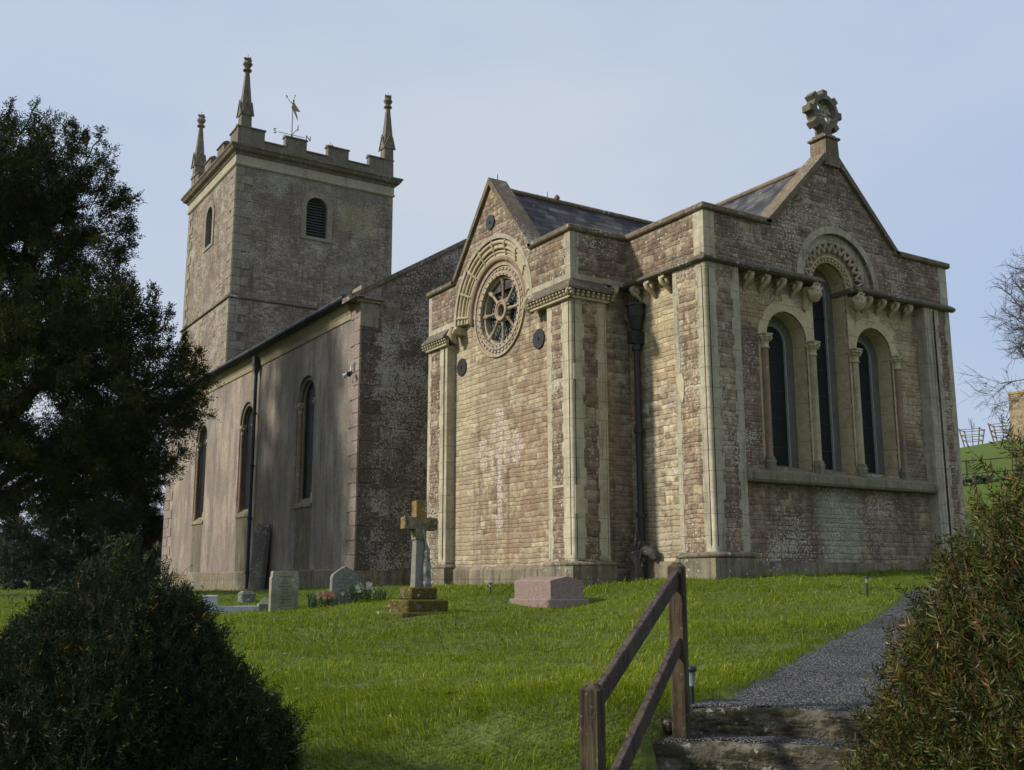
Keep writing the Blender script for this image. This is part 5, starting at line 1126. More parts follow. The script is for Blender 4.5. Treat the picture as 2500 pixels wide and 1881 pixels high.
def join(parts):
    V = []; F = []; A = []; o = 0
    for v, f, a in parts: V.append(v); F.append(f+o); A.append(a); o += len(v)
    return np.concatenate(V), np.concatenate(F), np.concatenate(A)
def lumpy(d, seed, k=9, amp=.12):
    rg = np.random.default_rng(seed); c = nrmz(rg.normal(size=(k*4, 3))); s_ = rg.uniform(.5, 1, k*4)
    return 1+amp*(np.max(s_[None, :]*np.exp(-(1-d@c.T)*k*1.6), axis=1)*2-1)
def cone_bush(name, centre, rad, height, rg, nsh, nleaf, ll, lw, mat, label, cat, power=.62, sl=.1, lean=.0, seed=1, core=(.012, .014, .008)):
    cx, cy, cz = centre; t = tag(empty(name, (cx, cy, cz)), label, cat)
    z = 1-np.sqrt(rg.uniform(0, 1, nsh)); z = np.clip(z*1.02, 0, 1); th = rg.uniform(0, 2*np.pi, nsh)
    def radius(z, th): 
        d = np.stack([np.cos(th), np.sin(th), z*1.5-.5], -1); return rad*(1-z)**power*lumpy(nrmz(d), seed, 10, .17)
    per = 14; nc = nsh//per+1; cz_ = 1-np.sqrt(rg.uniform(0, 1, nc)); ct = rg.uniform(0, 2*np.pi, nc); co = rg.normal(0, .05, nc); ix = np.arange(nsh)//per; loose = rg.uniform(size=nsh) < .3
    z = np.where(loose, z, np.clip(cz_[ix]+rg.normal(0, .028, nsh), 0, 1)); th = np.where(loose, th, ct[ix]+rg.normal(0, .055, nsh)/np.maximum(1-z, .12)**.6)
    inn = rg.uniform(0, 1, nsh)**2*.16*(rad)+np.where(loose, 0, co[ix])
    r = radius(z, th)-inn; P = np.stack([r*np.cos(th), r*np.sin(th), z*height], 1)
    dr = rad*power*(np.maximum(1-z, .03))**(power-1)/height; N = nrmz(np.stack([np.cos(th), np.sin(th), np.minimum(dr, 3)], 1))
    D = nrmz(N*.75+np.array([[0, 0, .75]])+rg.normal(size=(nsh, 3))*.42)
    var = rg.beta(2, 3, nsh); tipm = rg.uniform(size=nsh) < .035; var[tipm] = 1.0
    ln = sl*rg.uniform(.6, 1.35, nsh); ln[rg.uniform(size=nsh) < .05] *= (2.2 if rad < 1.3 else 1.5)
    parts = [shoots(P-D*ln[:, None]*.45, D, ln, nleaf, ll, lw, rg, var=var), stems(P-D*ln[:, None]*.6, P+D*ln[:, None]*.5, .0022, .0012, .93)]
    V, F, A = join(parts); nl_ = nsh*nleaf; A[:nl_*5] = np.where(np.repeat(rg.uniform(size=nl_) < .006, 5), 1., A[:nl_*5]); o = np_mesh('foliage', V, F, mat, False, t, attr=A)
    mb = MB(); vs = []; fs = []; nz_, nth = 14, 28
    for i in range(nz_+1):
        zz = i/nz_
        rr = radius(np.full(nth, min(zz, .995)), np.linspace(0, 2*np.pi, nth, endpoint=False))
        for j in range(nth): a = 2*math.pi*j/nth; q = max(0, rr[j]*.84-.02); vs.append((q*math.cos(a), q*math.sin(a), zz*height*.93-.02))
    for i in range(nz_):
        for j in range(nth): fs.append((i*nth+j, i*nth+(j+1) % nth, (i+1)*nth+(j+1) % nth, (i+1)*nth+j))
    mb.add(vs, fs, True).build('dark_core_hull', M['core'], t)  # added closed hull; the shade between the sprigs is in its dark colour
    return t
M['core'] = plain('shaded_core_hull', (.014, .016, .009), .95, .05, .5, 12)
yewdark = leafmat('dark_yew_needles', [(0, (.007, .017, .008)), (.4, (.016, .032, .012)), (.75, (.034, .052, .017)), (.9, (.035, .032, .01)), (.96, (.05, .03, .012)), (1, (.45, .27, .06))], .55, .12, .08)
yewbrown = leafmat('bronzed_yew_needles', [(0, (.012, .028, .006)), (.35, (.034, .052, .009)), (.6, (.08, .082, .012)), (.8, (.13, .09, .018)), (.93, (.1, .05, .022)), (.97, (.16, .07, .035)), (1, (.42, .23, .1))], .5, .25, .12)
rg = np.random.default_rng(5)
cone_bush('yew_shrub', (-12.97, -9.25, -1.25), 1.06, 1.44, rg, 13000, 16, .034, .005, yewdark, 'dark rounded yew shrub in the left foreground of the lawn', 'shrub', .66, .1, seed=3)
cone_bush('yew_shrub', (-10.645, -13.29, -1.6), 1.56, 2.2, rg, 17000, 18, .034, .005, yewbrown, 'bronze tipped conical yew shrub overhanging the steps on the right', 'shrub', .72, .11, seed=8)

def tree_crown(blobs, rg, nsh, nleaf, sl, ll, lw, upb=.5, fill=.35, per=34, csize=.36):
    """sprays gathered in clumps that are spread over and inside overlapping ellipsoids"""
    C_ = np.array([b[0] for b in blobs]); Rr = np.array([b[1] for b in blobs]); wts = (Rr[:, 0]*Rr[:, 1]+Rr[:, 1]*Rr[:, 2]+Rr[:, 0]*Rr[:, 2]); nc = nsh//per; k = rg.choice(len(blobs), nc, p=wts/wts.sum())
    d = nrmz(rg.normal(size=(nc, 3))); rr = np.where(rg.uniform(size=nc) < fill, rg.uniform(.3, .85, nc), rg.uniform(.82, 1.06, nc)); q = np.ones(nc)
    for b in range(len(blobs)): m_ = k == b; q[m_] = lumpy(d[m_], 100+b, 16, .24)
    CC = C_[k]+d*Rr[k]*(rr*q)[:, None]; N = nrmz(nrmz(d/Rr[k])*.9+np.array([[0, 0, upb]])+rg.normal(size=(nc, 3))*.25); size = csize*rg.uniform(.5, 1.5, nc)
    ix = np.repeat(np.arange(nc), per); n = len(ix); along = rg.uniform(-.6, 1.5, n); w_ = (1.25-.6*np.clip(along, 0, 1.5))*.8; lat = rg.normal(size=(n, 3)); lat -= N[ix]*(lat*N[ix]).sum(1, keepdims=True)
    P = CC[ix]+(N[ix]*along[:, None]+lat*w_[:, None]*.42)*size[ix][:, None]; D = nrmz(N[ix]*1.0+lat*.55+rg.normal(size=(n, 3))*.2)
    cv = rg.beta(2, 3, nc)*.7; var = np.clip(cv[ix]*.7+rg.uniform(0, .28, n)+.1*np.clip(along, -1, 1), 0, .95); ln = sl*rg.uniform(.6, 1.3, n)
    return P, D, ln, var, k
def trunk(mb, pts, rad, n=10): mb.tube(pts, rad, n)
bark = plain('dark_yew_bark', (.06, .042, .03), .9, .1, .5, 6, bumpd=.03)
# the large yew on the left
YX, YY = -11.6, 19.6; YZ = gz(YX, YY)
yt = tag(empty('yew_tree', (YX, YY, YZ)), 'huge dark spreading yew tree at the left hiding part of the nave', 'tree')
BIG = [(0.06, -0.89, 11.25, 2.6, 2.4, 3.42), (1.6, -1.87, 11.25, 2.05, 2, 2.32), (1.38, -1.73, 5.96, 4.1, 3.5, 3.01), (4.15, -4.07, 5.73, 1.41, 1.8, 1.61), (-1.17, 1.07, 8.32, 4.24, 4, 5.65), (2.79, -3.21, 7.66, 1.61, 2, 1.61), (3.57, -3.11, 4.04, 1.5, 1.8, 1.3), (2.1, -1.0, 3.7, 2.1, 2.6, 0.9)]
PLUME = [(0.25, -1.6, 14.25, 0.17, 0.17, 0.59), (0.9, -2.01, 14.24, 0.17, 0.17, 0.59), (1.26, -2.24, 13.27, 0.21, 0.21, 0.66), (1.87, -2.62, 13.12, 0.18, 0.18, 0.59), (2.63, -3.1, 13.27, 0.18, 0.18, 0.59), (2.2, -2.84, 13.42, 0.13, 0.13, 0.4), (2.98, -3.33, 12.23, 0.21, 0.21, 0.53), (3.31, -3.54, 11.64, 0.26, 0.26, 0.33), (3.53, -3.68, 10.77, 0.24, 0.24, 0.32), (3.37, -3.58, 9.91, 0.18, 0.18, 0.26), (3.27, -3.51, 9.34, 0.18, 0.18, 0.4), (3.71, -3.79, 8.63, 0.16, 0.16, 0.46), (4.18, -4.09, 8.49, 0.17, 0.17, 0.55), (4.67, -4.4, 7.79, 0.18, 0.18, 0.55), (5.09, -4.66, 7.1, 0.18, 0.18, 0.47), (5.45, -4.89, 6.68, 0.17, 0.17, 0.42), (5.61, -4.99, 6.13, 0.34, 0.34, 0.21), (5.35, -4.83, 5.59, 0.26, 0.26, 0.16), (5.03, -4.63, 5.12, 0.32, 0.32, 0.21), (1.66, -2.49, 2.67, 0.53, 0.53, 0.26), (1.12, -2.15, 2.41, 0.4, 0.4, 0.26), (2.31, -2.9, 2.86, 0.53, 0.53, 0.26)]
def evergreen(t, blobs, plumes, nsh, nleaf, sl_, ll, lw, mat, rg, pn=60, limbs=True, upb=.5, fill=.35, trunk_r=.45, tgt_only=None):
    B = [(b[:3], b[3:]) for b in blobs]; P, D, ln, var, k = tree_crown(B, rg, nsh, nleaf, sl_, ll, lw, upb, fill); parts = [shoots(P, D, ln, nleaf, ll, lw, rg, var=var)]
    q = P-D*(ln*1.3)[:, None]; sel = rg.uniform(size=len(P)) < .35; parts.append(stems(q[sel], (P+D*(ln*.4)[:, None])[sel], .008, .004, .96))
    for pb in plumes:
        n = pn; c = np.array(pb[:3]); r_ = np.array(pb[3:]); d = nrmz(rg.normal(size=(n, 3)))*rg.uniform(.1, 1, (n, 1))**.5; P = c+d*r_; P[:, 2] = c[2]-r_[2]+2*r_[2]*rg.uniform(0, 1, n)**1.2
        w_ = 1-(P[:, 2]-c[2]+r_[2])/(2*r_[2])*.8; P[:, :2] = c[:2]+(P[:, :2]-c[:2])*w_[:, None]*1.3
        dd = nrmz(np.stack([(P[:, 0]-c[0])*2, (P[:, 1]-c[1])*2, np.full(n, .45)], 1)+rg.normal(size=(n, 3))*.25); parts.append(shoots(P, dd, sl_*.8, nleaf, ll, lw, rg, var=rg.uniform(.1, .6, n)))
        base = c+np.array([-.5, .4, -1.0])*np.array([1, 1, r_[2]+.3]); m_ = 6; pts = [base+(c+np.array([0, 0, r_[2]*.9])-base)*(i/m_)+rg.normal(size=3)*.03 for i in range(m_+1)]
        parts.append(stems(np.array(pts[:-1]), np.array(pts[1:]), .025, .018, .96))
    V, F, A = join(parts); np_mesh('crown', V, F, mat, False, t, attr=A)
    mb = MB(); top = Vector(np.average([b[:3] for b in blobs], axis=0)); 
    trunk(mb, [(0, 0, -.4), (.05, 0, .8), (.15, -.1, top.z*.5), (top.x*.5, top.y*.5, top.z), (top.x*.6, top.y*.6, max(b[2] for b in blobs))], [trunk_r*1.3, trunk_r, trunk_r*.8, trunk_r*.5, .05])
    for b in blobs:
        e = Vector(b[:3]); s_ = Vector((.12, -.08, max(.8, e.z*.45))); m1 = (s_+e)/2+Vector((0, 0, .25)); trunk(mb, [s_, m1, e, e+(e-m1)*.5], [trunk_r*.45, trunk_r*.3, trunk_r*.15, .02], 7)
        for j in range(5): dv = Vector(nrmz(rg.normal(size=3)))*min(b[3:])*.9; trunk(mb, [e, e+dv*.5+Vector((0, 0, .1)), e+dv], [trunk_r*.12, .04, .012], 5)
    mb.build('trunk', bark, t)
yewtree = leafmat('yew_tree_foliage', [(0, (.007, .015, .005)), (.3, (.018, .029, .005)), (.6, (.044, .05, .008)), (.88, (.1, .078, .012)), (.95, (.08, .045, .015)), (.96, (.04, .03, .02)), (1, (.04, .03, .02))], .7, .08, .1)
rg = np.random.default_rng(15)
evergreen(yt, BIG, PLUME, 62000, 7, .26, .1, .034, yewtree, rg, 60, upb=.75, fill=.42)
gold = leafmat('olive_yew_foliage', [(0, (.014, .022, .006)), (.5, (.035, .045, .01)), (.9, (.075, .06, .014)), (1, (.05, .035, .02))], .6, .2, .05)
gx, gy = -2.4, 36.3; gzz = gz(gx, gy); t = tag(empty('yew_tree', (gx, gy, gzz)), 'narrow olive green yew tree standing behind the far nave corner', 'tree')
evergreen(t, [(.1, .1, 4.0, 1.1, 1.1, 3.2), (-.5, -.8, 5.6, 1.1, 1.0, 1.5), (-1.2, -.4, 3.0, 1.2, 1.2, 2.4)], [], 5000, 8, .3, .13, .035, gold, rg, trunk_r=.25)
con = leafmat('blue_green_conifer_foliage', [(0, (.008, .017, .01)), (.5, (.02, .038, .018)), (.85, (.045, .065, .022)), (.95, (.06, .075, .025)), (1, (.05, .035, .022))], .6, .2, .05)
gx, gy = -5.7, 36.3; gzz = gz(gx, gy); t = tag(empty('conifer', (gx, gy, gzz)), 'broad dark conifer beyond the churchyard under the big yew', 'tree')
evergreen(t, [(0, 0, 2.0, 2.7, 2.3, 2.1), (1.1, -.2, 4.0, 2.0, 2.0, 2.3), (-1.3, -.4, 1.5, 1.4, 1.5, 1.6), (2.3, .3, 2.0, 1.6, 1.6, 2.2)], [], 9000, 8, .32, .15, .04, con, rg, upb=-.3, trunk_r=.3)
gx, gy = -7.15, 51.3; gzz = gz(gx, gy); t = tag(empty('yew_shrub', (gx, gy, gzz)), 'tiny dark clipped shrub at the far left edge of the churchyard', 'shrub')
evergreen(t, [(0, 0, .7, .6, .6, .75)], [], 900, 6, .15, .1, .03, yewtree, rg, trunk_r=.08)
# bare winter trees
def bare_tree(name, loc, height, spread, levels, seed, mat, label, r0=.28, tw=.006, first=.3, nkids=(3, 5)):
    rd = np.random.default_rng(seed); t = tag(empty(name, loc), label, 'tree', None); segs = []
    def grow(p, d, L, r, lv):
        n = 4; pts = [p]; q = d
        for i in range(n):
            q = nrmz(q+rd.normal(size=3)*.16+np.array([0, 0, .05 if lv < 3 else -.02])); pts.append(pts[-1]+q*L/n)
        for i in range(n): segs.append((pts[i], pts[i+1], r*(1-.45*i/n), r*(1-.45*(i+1)/n), lv))
        if lv >= levels: return
        for k in range(rd.integers(*nkids)+ (1 if lv > 1 else 0)):
            j = rd.integers(1, n+1); ax = nrmz(rd.normal(size=3)); e = nrmz(q*.75+ax*rd.uniform(.5, 1.0)+np.array([0, 0, .12])); grow(pts[j], e, L*rd.uniform(.55, .8), max(tw, r*.55), lv+1)
    d0 = np.array([0, 0, 1.]); p0 = np.array([0, 0, -.3])
    tp = [p0, p0+np.array([.05, 0, height*first*.5]), p0+np.array([0, .1, height*first])]
    for k in range(7):
        a = 2*math.pi*k/7+rd.uniform(-.3, .3); e = nrmz(np.array([math.cos(a)*spread, math.sin(a)*spread, 1.0 if k % 2 else .55])); grow(tp[2], e, height*.3, r0*.5, 1)
    grow(tp[2], nrmz(np.array([.05, .05, 1])), height*.35, r0*.6, 1)
    mb = MB(); trunk(mb, tp, [r0*1.3, r0, r0*.85]); mb.build('trunk', mat, t)
    a = np.array([s_[0] for s_ in segs]); b = np.array([s_[1] for s_ in segs]); ra = np.array([s_[2] for s_ in segs]); rb = np.array([s_[3] for s_ in segs])
    V, F, A = stems(a, b, 1, 1); # radii applied below
    V = V.reshape(-1, 6, 3); ca = a[:, None, :]; cb = b[:, None, :]; V[:, :3] = ca+(V[:, :3]-ca)*ra[:, None, None]; V[:, 3:] = cb+(V[:, 3:]-cb)*rb[:, None, None]
    np_mesh('crown', V.reshape(-1, 3), F, mat, True, t); return t
twig = plain('grey_winter_bark', (.085, .072, .062), .9, .1, .5, 3)
palet = plain('pale_lichened_bark', (.16, .145, .125), .9, .1, .5, 3)
bare_tree('bare_tree', (44.8, 15.6, gz(44.8, 15.6)), 13.5, 1.05, 6, 4, twig, 'tall leafless tree on the hillside at the right edge', .3, .011)
bare_tree('bare_tree', (-2.4, 81.5, gz(-2.4, 81.5)-.5), 7.5, 1.3, 5, 6, twig, 'hazy leafless tree far beyond the conifer at the left edge', .16, .014)
bare_tree('bare_tree', (-1.0, 49, gz(-1, 49)-.3), 8.0, 1.0, 5, 8, palet, 'pale twiggy leafless tree showing between the conifer and nave', .15, .012)
bare_tree('bare_tree', (-9.5, 110, gz(-9.5, 110)-.5), 8, 1.3, 5, 12, twig, 'faint leafless tree farthest off in the haze at the left edge', .16, .02)
# distant wooded valley side, one mass
rgw = np.random.default_rng(3); parts = []
n = 2600; az = R(90)+rgw.uniform(-.5, .75, n); rr = rgw.uniform(230, 330, n); x = CX+rr*np.cos(az); y = CY+rr*np.sin(az); z = ground_z(x, y)
hh = rgw.uniform(5, 13, n); P = np.stack([x, y, z+hh*rgw.uniform(.3, 1, n)], 1); parts.append(shoots(P, rgw.normal(size=(n, 3))+np.array([0, 0, .6]), 4., 10, 2.6, 1.1, rgw, var=rgw.uniform(0, .5, n)))
V, F, A = join(parts); o = np_mesh('distant_wood', V, F, leafmat('distant_wood_mass', [(0, (.04, .04, .03)), (1, (.09, .085, .06))], .9, .1, 0), False, None, attr=A); tag(o, 'hazy winter woodland far across the valley', 'woodland', None, 'stuff')
# hillside: estate railing, tree guards, gate pier, lamp, hedge
M['estate'] = plain('black_painted_railing', (.025, .026, .03), .6, .3, .3)
fence = tag(empty('estate_railing', (33.07, 16.74, 4.4)), 'black estate railing with two rails crossing the green hillside', 'railing')
dv = Vector((.78, -.625, 0)).normalized(); base0 = Vector((33.07, 16.74, 0)); tops = []
for k in range(-5, 6):
    q = base0+dv*(2.42*k); zz = 4.75+.12*2.42*k*.0+(.33*k*.55 if k > 0 else .18*k); tops.append(Vector((q.x, q.y, zz)))
    if -3 <= k <= 4:
        mb = MB(); mb.box(q.x-.03-33.07, q.x+.03-33.07, q.y-.03-16.74, q.y+.03-16.74, zz-1.4-4.4, zz+1.15-4.4); mb.build('post', M['estate'], fence)
for hgt in (1.08, .42):
    mb = MB(); mb.tube([t_+Vector((-33.07, -16.74, hgt-4.4)) for t_ in tops], .025, 6); mb.build('rail', M['estate'], fence)
M['oak'] = plain('weathered_oak', (.2, .15, .11), .85, .1, .5)
def guard(x, y, label, seed):
    z = gz(x, y); t = tag(empty('tree_guard', (x, y, z)), label, 'tree guard', 'wooden tree guards on the hill crest'); rz = R(20); mb = MB(); q = []
    for k in range(4):
        a = rz+R(90*k+45); p0 = Vector((.98*math.cos(a), .98*math.sin(a), -.2)); p1 = Vector((1.45*math.cos(a), 1.45*math.sin(a), 1.75)); mb2 = MB(); mb2.tube([p0, p1], .07, 4); mb2.build('stake', M['oak'], t); q.append((p0, p1))
    for f in (.35, .62, .93):
        for k in range(4):
            a, b = q[k], q[(k+1) % 4]; mb.tube([a[0]+(a[1]-a[0])*f, b[0]+(b[1]-b[0])*f], .045, 4)
    mb.build('rails', M['oak'], t); sd_ = random.Random(seed); mb = MB(); mb.tube([(0, 0, -.2), (.03, 0, 1.5), (0, .02, 2.9)], [.05, .035, .012], 5)
    for k in range(12): a = sd_.uniform(0, 6.28); z = sd_.uniform(1.4, 2.5); mb.tube([(0, 0, z), (.25*math.cos(a), .25*math.sin(a), z+.3), (.33*math.cos(a), .33*math.sin(a), z+.6)], [.02, .014, .008], 4)
    mb.build('sapling', twig, t)
guard(85.4, 51.0, 'splayed wooden tree guard round a sapling, left one on the crest', 1); guard(79.2, 43.6, 'splayed wooden tree guard round a sapling, beside the lamp and pier', 2)
M['pier'] = masonry('gate_pier_stone', [(0, (.2, .14, .08)), (1, (.36, .28, .17))], (.36, .32, .24), h=.3, wd=.5, lich=.3, seed=40., weather=((.25, .17, .1), .2))
px, py = 77.3, 39.6; z = gz(px, py); t = tag(empty('gate_pier', (px, py, z)), 'tall stone gate pier with ochre cap on the hill at the right edge', 'gate pier')
MB().box(-1.2, 1.2, -1.2, 1.2, -.5, 4.0).build('shaft', M['pier'], t); MB().bevbox(-1.25, 1.25, -1.25, 1.25, 4.0, 4.25, .04).build('cap', plain('ochre_capstone', (.36, .24, .09), .9, .1, .4), t)
px, py = 81.0, 43.2; z = gz(px, py); t = tag(empty('lamp_post', (px, py, z)), 'small black lantern lamp post next to the stone gate pier', 'lamp post')
MB().tube([(0, 0, -.3), (0, 0, 2.4)], [.07, .05], 6).build('post', M['estate'], t); MB().lathe([(.1, 2.4), (.22, 2.85), (.26, 2.87), (.08, 3.05), (.03, 3.2)], 0, 0, 6, False).build('lantern', M['estate'], t)
hx, hy = 29.6, 14.9; z = 3.1; t = tag(empty('hedge', (hx, hy, z)), 'low dark ivy hedge below the estate railing on the slope', 'hedge')
ivy = leafmat('dark_ivy_leaves', [(0, (.008, .016, .007)), (.6, (.02, .036, .013)), (1, (.05, .07, .025))], .4, .4, .05)
n = 3500; u_ = rg.uniform(-3, 8, n); P = np.stack([u_*.78+rg.normal(0, .4, n), u_*-.625+rg.normal(0, .4, n), rg.uniform(-.4, 1.25, n)+.12*u_+.2*np.sin(u_*2)], 1)
V, F, A = shoots(P, rg.normal(size=(n, 3))+np.array([[0, 0, .5]]), .2, 6, .13, .09, rg); np_mesh('foliage', V, F, ivy, False, t, attr=A)
# ------------------------------------------------------------------ flowers
leafg = leafmat('daffodil_leaves', [(0, (.03, .06, .02)), (1, (.07, .12, .04))], .5, .3, .2)
def blades(name, parent, n, cx_, cy_, sp, h0, h1, w_, mat, seed, lean=.35):
    rd = np.random.default_rng(seed); x = rd.normal(0, sp, n); y = rd.normal(0, sp, n); h_ = rd.uniform(h0, h1, n); a = rd.uniform(0, 6.28, n); b = a+1.57; ln_ = rd.uniform(.05, lean, n)
    zz = np.zeros(n)-.02; P = np.stack([x+cx_, y+cy_, zz], 1); T = np.stack([np.cos(a)*ln_*h_, np.sin(a)*ln_*h_, h_], 1); W = np.stack([np.cos(b), np.sin(b), zz*0], 1)*w_/2
    m1 = P+T*np.array([.35, .35, .6]); tip = P+T; V = np.stack([P-W, P+W, m1+W, m1-W, tip], 1).reshape(-1, 3); i = np.arange(n)[:, None]*5; F = np.concatenate([i+np.array([[0, 1, 2]]), i+np.array([[0, 2, 3]]), i+np.array([[3, 2, 4]])], 0)
    return np_mesh(name, V, F, mat, False, parent, attr=np.repeat(rd.uniform(0, 1, n), 5))
def posy(name, x, y, rx, hz, nl, fl, label, seed, cat='flowers'):
    z = gz(x, y); t = tag(empty(name, (x, y, z)), label, cat); rd = np.random.default_rng(seed)
    P = np.stack([rd.normal(0, rx*.5, nl), rd.normal(0, rx*.35, nl), rd.uniform(0, hz, nl)], 1); V, F, A = shoots(P, rd.normal(size=(nl, 3))+np.array([[0, 0, .8]]), .05, 5, .035, .018, rd); np_mesh('leaves', V, F, leafg, False, t, attr=A)
    for (cname, colr, k) in fl:
        mb = MB(); m_ = plain(cname, colr, .7, .2, .2)
        for _ in range(k):
            px, py, pz = rd.normal(0, rx*.45), rd.normal(0, rx*.2)-.1, hz*rd.uniform(.6, 1.2)
            for q in range(6): a = q*math.pi/3+rd.uniform(0, .4); mb.add([(px, py, pz), (px+.038*math.cos(a-.4), py-.01, pz+.038*math.sin(a-.4)), (px+.046*math.cos(a), py-.016, pz+.046*math.sin(a)), (px+.038*math.cos(a+.4), py-.01, pz+.038*math.sin(a+.4))], [(0, 1, 2, 3)])
        mb.build('blooms', m_, t)
    return t
posy('flower_posy', -6.38, 3.95, .2, .26, 220, (('coral_petals', (.5, .2, .14), 8), ('cream_petals', (.5, .4, .24), 8)), 'low bunch of coral and cream flowers between the two headstones', 1)
p_ = posy('flower_clump', -5.6, 4.05, .3, .32, 300, (('white_petals', (.6, .6, .52), 16),), 'white flowering clump at the foot of the pointed headstone', 2)
x, y = -6.55, 4.25; o = blades('daffodil_clump', None, 60, 0, 0, .05, .2, .42, .012, leafg, 4); o.location = (x, y, gz(x, y)); tag(o, 'upright blue green daffodil leaves beside the square-topped headstone', 'plant')
x, y = -5.15, 4.0; o = blades('daffodil_clump', None, 50, 0, 0, .1, .15, .36, .012, leafg, 5, .6); o.location = (x, y, gz(x, y)); tag(o, 'loose splayed daffodil leaves just right of the pointed headstone', 'plant')
# ------------------------------------------------------------------ grass
grass = leafmat('grass_blades', [(0, (.03, .05, .003)), (.3, (.095, .14, .004)), (.6, (.175, .25, .009)), (.85, (.31, .335, .025)), (.95, (.42, .35, .08)), (1, (.55, .45, .2))], .6, .12, .4)
rg = np.random.default_rng(21)
def lawn_blades(n, tmin, tmax, hscale, wscale):
    # candidate points in the wedge the lawn fills, denser near; thinned by a clump field
    tt = tmin*(tmax/tmin)**rg.uniform(0, 1, n); lat = rg.uniform(-.72, .66, n)*tt
    x = CX+tt*math.cos(yaw)+lat*math.sin(yaw); y = CY+tt*math.sin(yaw)-lat*math.cos(yaw)
    ok = ~((x > -1.62) & (y > 2.46) & (y < 9.2)) & ~((x > -.08) & (y > -.08) & (x < 8.1)) & ~((x > NX-.04) & (y > NY-.04)) & ~((x > -2) & (y > 9))
    d = path_dist(x, y); edge = .05*np.sin(x*5)+.04*np.sin(y*9+1)+.05*np.sin(x*17+y*13)+rg.normal(0, .035, len(x)); us = (x+9.52)*.83+(y+9.91)*.56; ws = (x+9.52)*.56-(y+9.91)*.83; ok &= ~((d > -.03+edge) & (d < PW+.1+edge)) & ~((us < .14) & (us > -1.9) & (ws > -.13-.08*(us < -.35)+edge*.4) & (ws < 3))
    ok &= ~((np.abs(x+6.4) < .48) & (np.abs(y-.1) < .48)) & ~((x > tx-.05) & (x < tx+.74) & (y > ty-.05) & (y < ty+1.18))
    x, y, tt = x[ok], y[ok], tt[ok]; return x, y, tt
def clump(x, y): # soft tussock field 0..1
    v = np.sin(x*2.3+np.sin(y*1.9)*1.6)*np.sin(y*2.7+np.sin(x*1.4)*1.9); v2 = np.sin(x*5.9+np.sin(y*4.3)*2)*np.sin(y*6.7+np.sin(x*5.1)*2); return np.clip(.5+.3*v+.22*v2, 0, 1)
def make_grass(n, tmin, tmax):
    x, y, tt = lawn_blades(n, tmin, tmax, 1, 1); m_ = len(x)
    # gather blades into tufts
    gx_ = np.round(x/.045)*.045; k = .45; x = x+(gx_-x)*k; gy_ = np.round(y/.052)*.052; y = y+(gy_-y)*k
    c = np.clip(clump(x, y)*.6+.55*clump(x*2.7+3, y*2.9+1)-.1+rg.normal(0, .05, m_), 0, 1); z = lawn_z(x, y); h_ = (.024+.1*c**1.6)*rg.uniform(.5, 1.4, m_); long_ = rg.uniform(size=m_) < .05; h_[long_] *= 1.7
    wall = (x > -3.4) & (y > 0) | (y > -1.0) & (x > 0); h_[wall] *= 1.25
    a = rg.uniform(0, 2*np.pi, m_)+0; wd_ = nrmz(np.stack([np.cos(np.sin(x*1.3)*2+y), np.sin(np.sin(y*1.1)*2+x)], 1)); ln_ = rg.uniform(.25, 1.7, m_)
    wd_ = nrmz(wd_+.6*nrmz(np.stack([np.sin(x*6.1+np.sin(y*5)*2), np.cos(y*6.7+np.sin(x*7)*2)], 1)))
    dx = (np.cos(a)*.6+wd_[:, 0]*.75)*ln_; dy = (np.sin(a)*.6+wd_[:, 1]*.75)*ln_
    w_ = np.clip(.0032*(tt/6)**.85, .0026, .02)*rg.uniform(.7, 1.3, m_)
    b = rg.uniform(0, np.pi, m_); W = np.stack([np.cos(b)*w_, np.sin(b)*w_, np.zeros(m_)], 1)/1.
    P = np.stack([x, y, z-.012], 1); m1 = P+np.stack([dx*h_*.3, dy*h_*.3, h_*.62], 1); tip = P+np.stack([dx*h_, dy*h_, h_*np.clip(1.08-.42*ln_, .3, 1)], 1)
    V = np.stack([P-W*.5, P+W*.5, m1+W*.45, m1-W*.45, tip], 1).reshape(-1, 3); i = np.arange(m_)[:, None]*5; F = np.concatenate([i+np.array([[0, 1, 2]]), i+np.array([[0, 2, 3]]), i+np.array([[3, 2, 4]])], 0)
    big = np.clip(.5+.25*np.sin(x*.9+y*.4)+.2*np.sin(y*.7-x*.5+2), 0, 1)
    var = np.clip(rg.beta(2, 2.4, m_)*.72+.24*c+.24*big-.13, 0, .93); dead = rg.uniform(size=m_) < .035; var[dead] = rg.uniform(.93, 1, dead.sum()); var[long_ & (rg.uniform(size=m_) < .3)] = .9
    return V, F, np.repeat(var, 5)
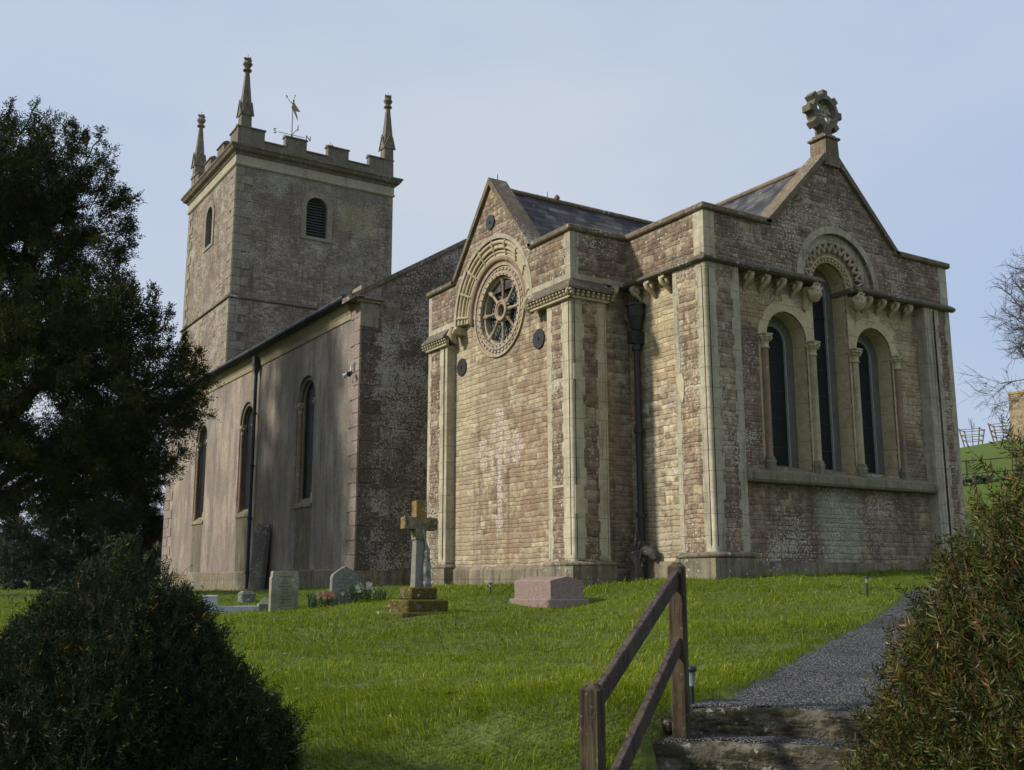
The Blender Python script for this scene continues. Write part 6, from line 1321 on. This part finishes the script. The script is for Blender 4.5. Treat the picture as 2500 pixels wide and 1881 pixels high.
V, F, A = join([make_grass(370000, 3.6, 10), make_grass(250000, 10, 26), make_grass(60000, 26, 62)])
o = np_mesh('grass', V, F, grass, False, None, attr=A); tag(o, 'rough green churchyard grass with paler dry blades', 'grass', None, 'stuff')

# ------------------------------------------------------------------ damp air over the valley
hm = bpy.data.materials.new('damp_air'); hm.use_nodes = True; ht = hm.node_tree; ht.nodes.clear(); ho = ht.nodes.new('ShaderNodeOutputMaterial'); hv = ht.nodes.new('ShaderNodeVolumePrincipled')
hv.inputs['Color'].default_value = (.86, .9, .95, 1); hv.inputs['Density'].default_value = .00008; hv.inputs['Anisotropy'].default_value = 0; ht.links.new(hv.outputs[0], ho.inputs['Volume'])
o = MB().box(-760, 760, -760, 760, -12, 34).build('haze', hm); o['kind'] = 'stuff'; o['label'] = 'thin damp haze in the air over the churchyard and valley'

rd = np.random.default_rng(77); n = 420; tt = 4.5*(5)**rd.uniform(0, 1, n); lat = rd.uniform(-.45, .42, n)*tt
x = CX+tt*math.cos(yaw)+lat*math.sin(yaw); y = CY+tt*math.sin(yaw)-lat*math.cos(yaw); ok = ~((x > -1.7) & (y > -.2)) & ((x+9.52)*.56-(y+9.91)*.83 < 2.5); x, y = x[ok], y[ok]; z = lawn_z(x, y)+rd.uniform(.02, .055, len(x)); m_ = len(x)
q = nrmz(rd.normal(size=(m_, 3))*np.array([1, 1, .35])); p_ = nrmz(np.cross(q, np.array([[0, 0, 1.]])+rd.normal(size=(m_, 3))*.4)); L = rd.uniform(.015, .032, m_)[:, None]; P = np.stack([x, y, z], 1)
V = np.stack([P-q*L, P+p_*L*.45+np.array([0, 0, .004]), P+q*L, P-p_*L*.45+np.array([0, 0, .004])], 1).reshape(-1, 3); F = np.arange(m_*4).reshape(-1, 4)
o = np_mesh('fallen_leaves', V, F, leafmat('dry_leaves', [(0, (.09, .05, .02)), (.6, (.2, .12, .05)), (1, (.34, .26, .14))], .8, .1, .2), False, None, attr=np.repeat(rd.uniform(0, 1, m_), 4)); tag(o, 'small dry brown leaves scattered over the lawn and path', 'leaf litter', None, 'stuff')
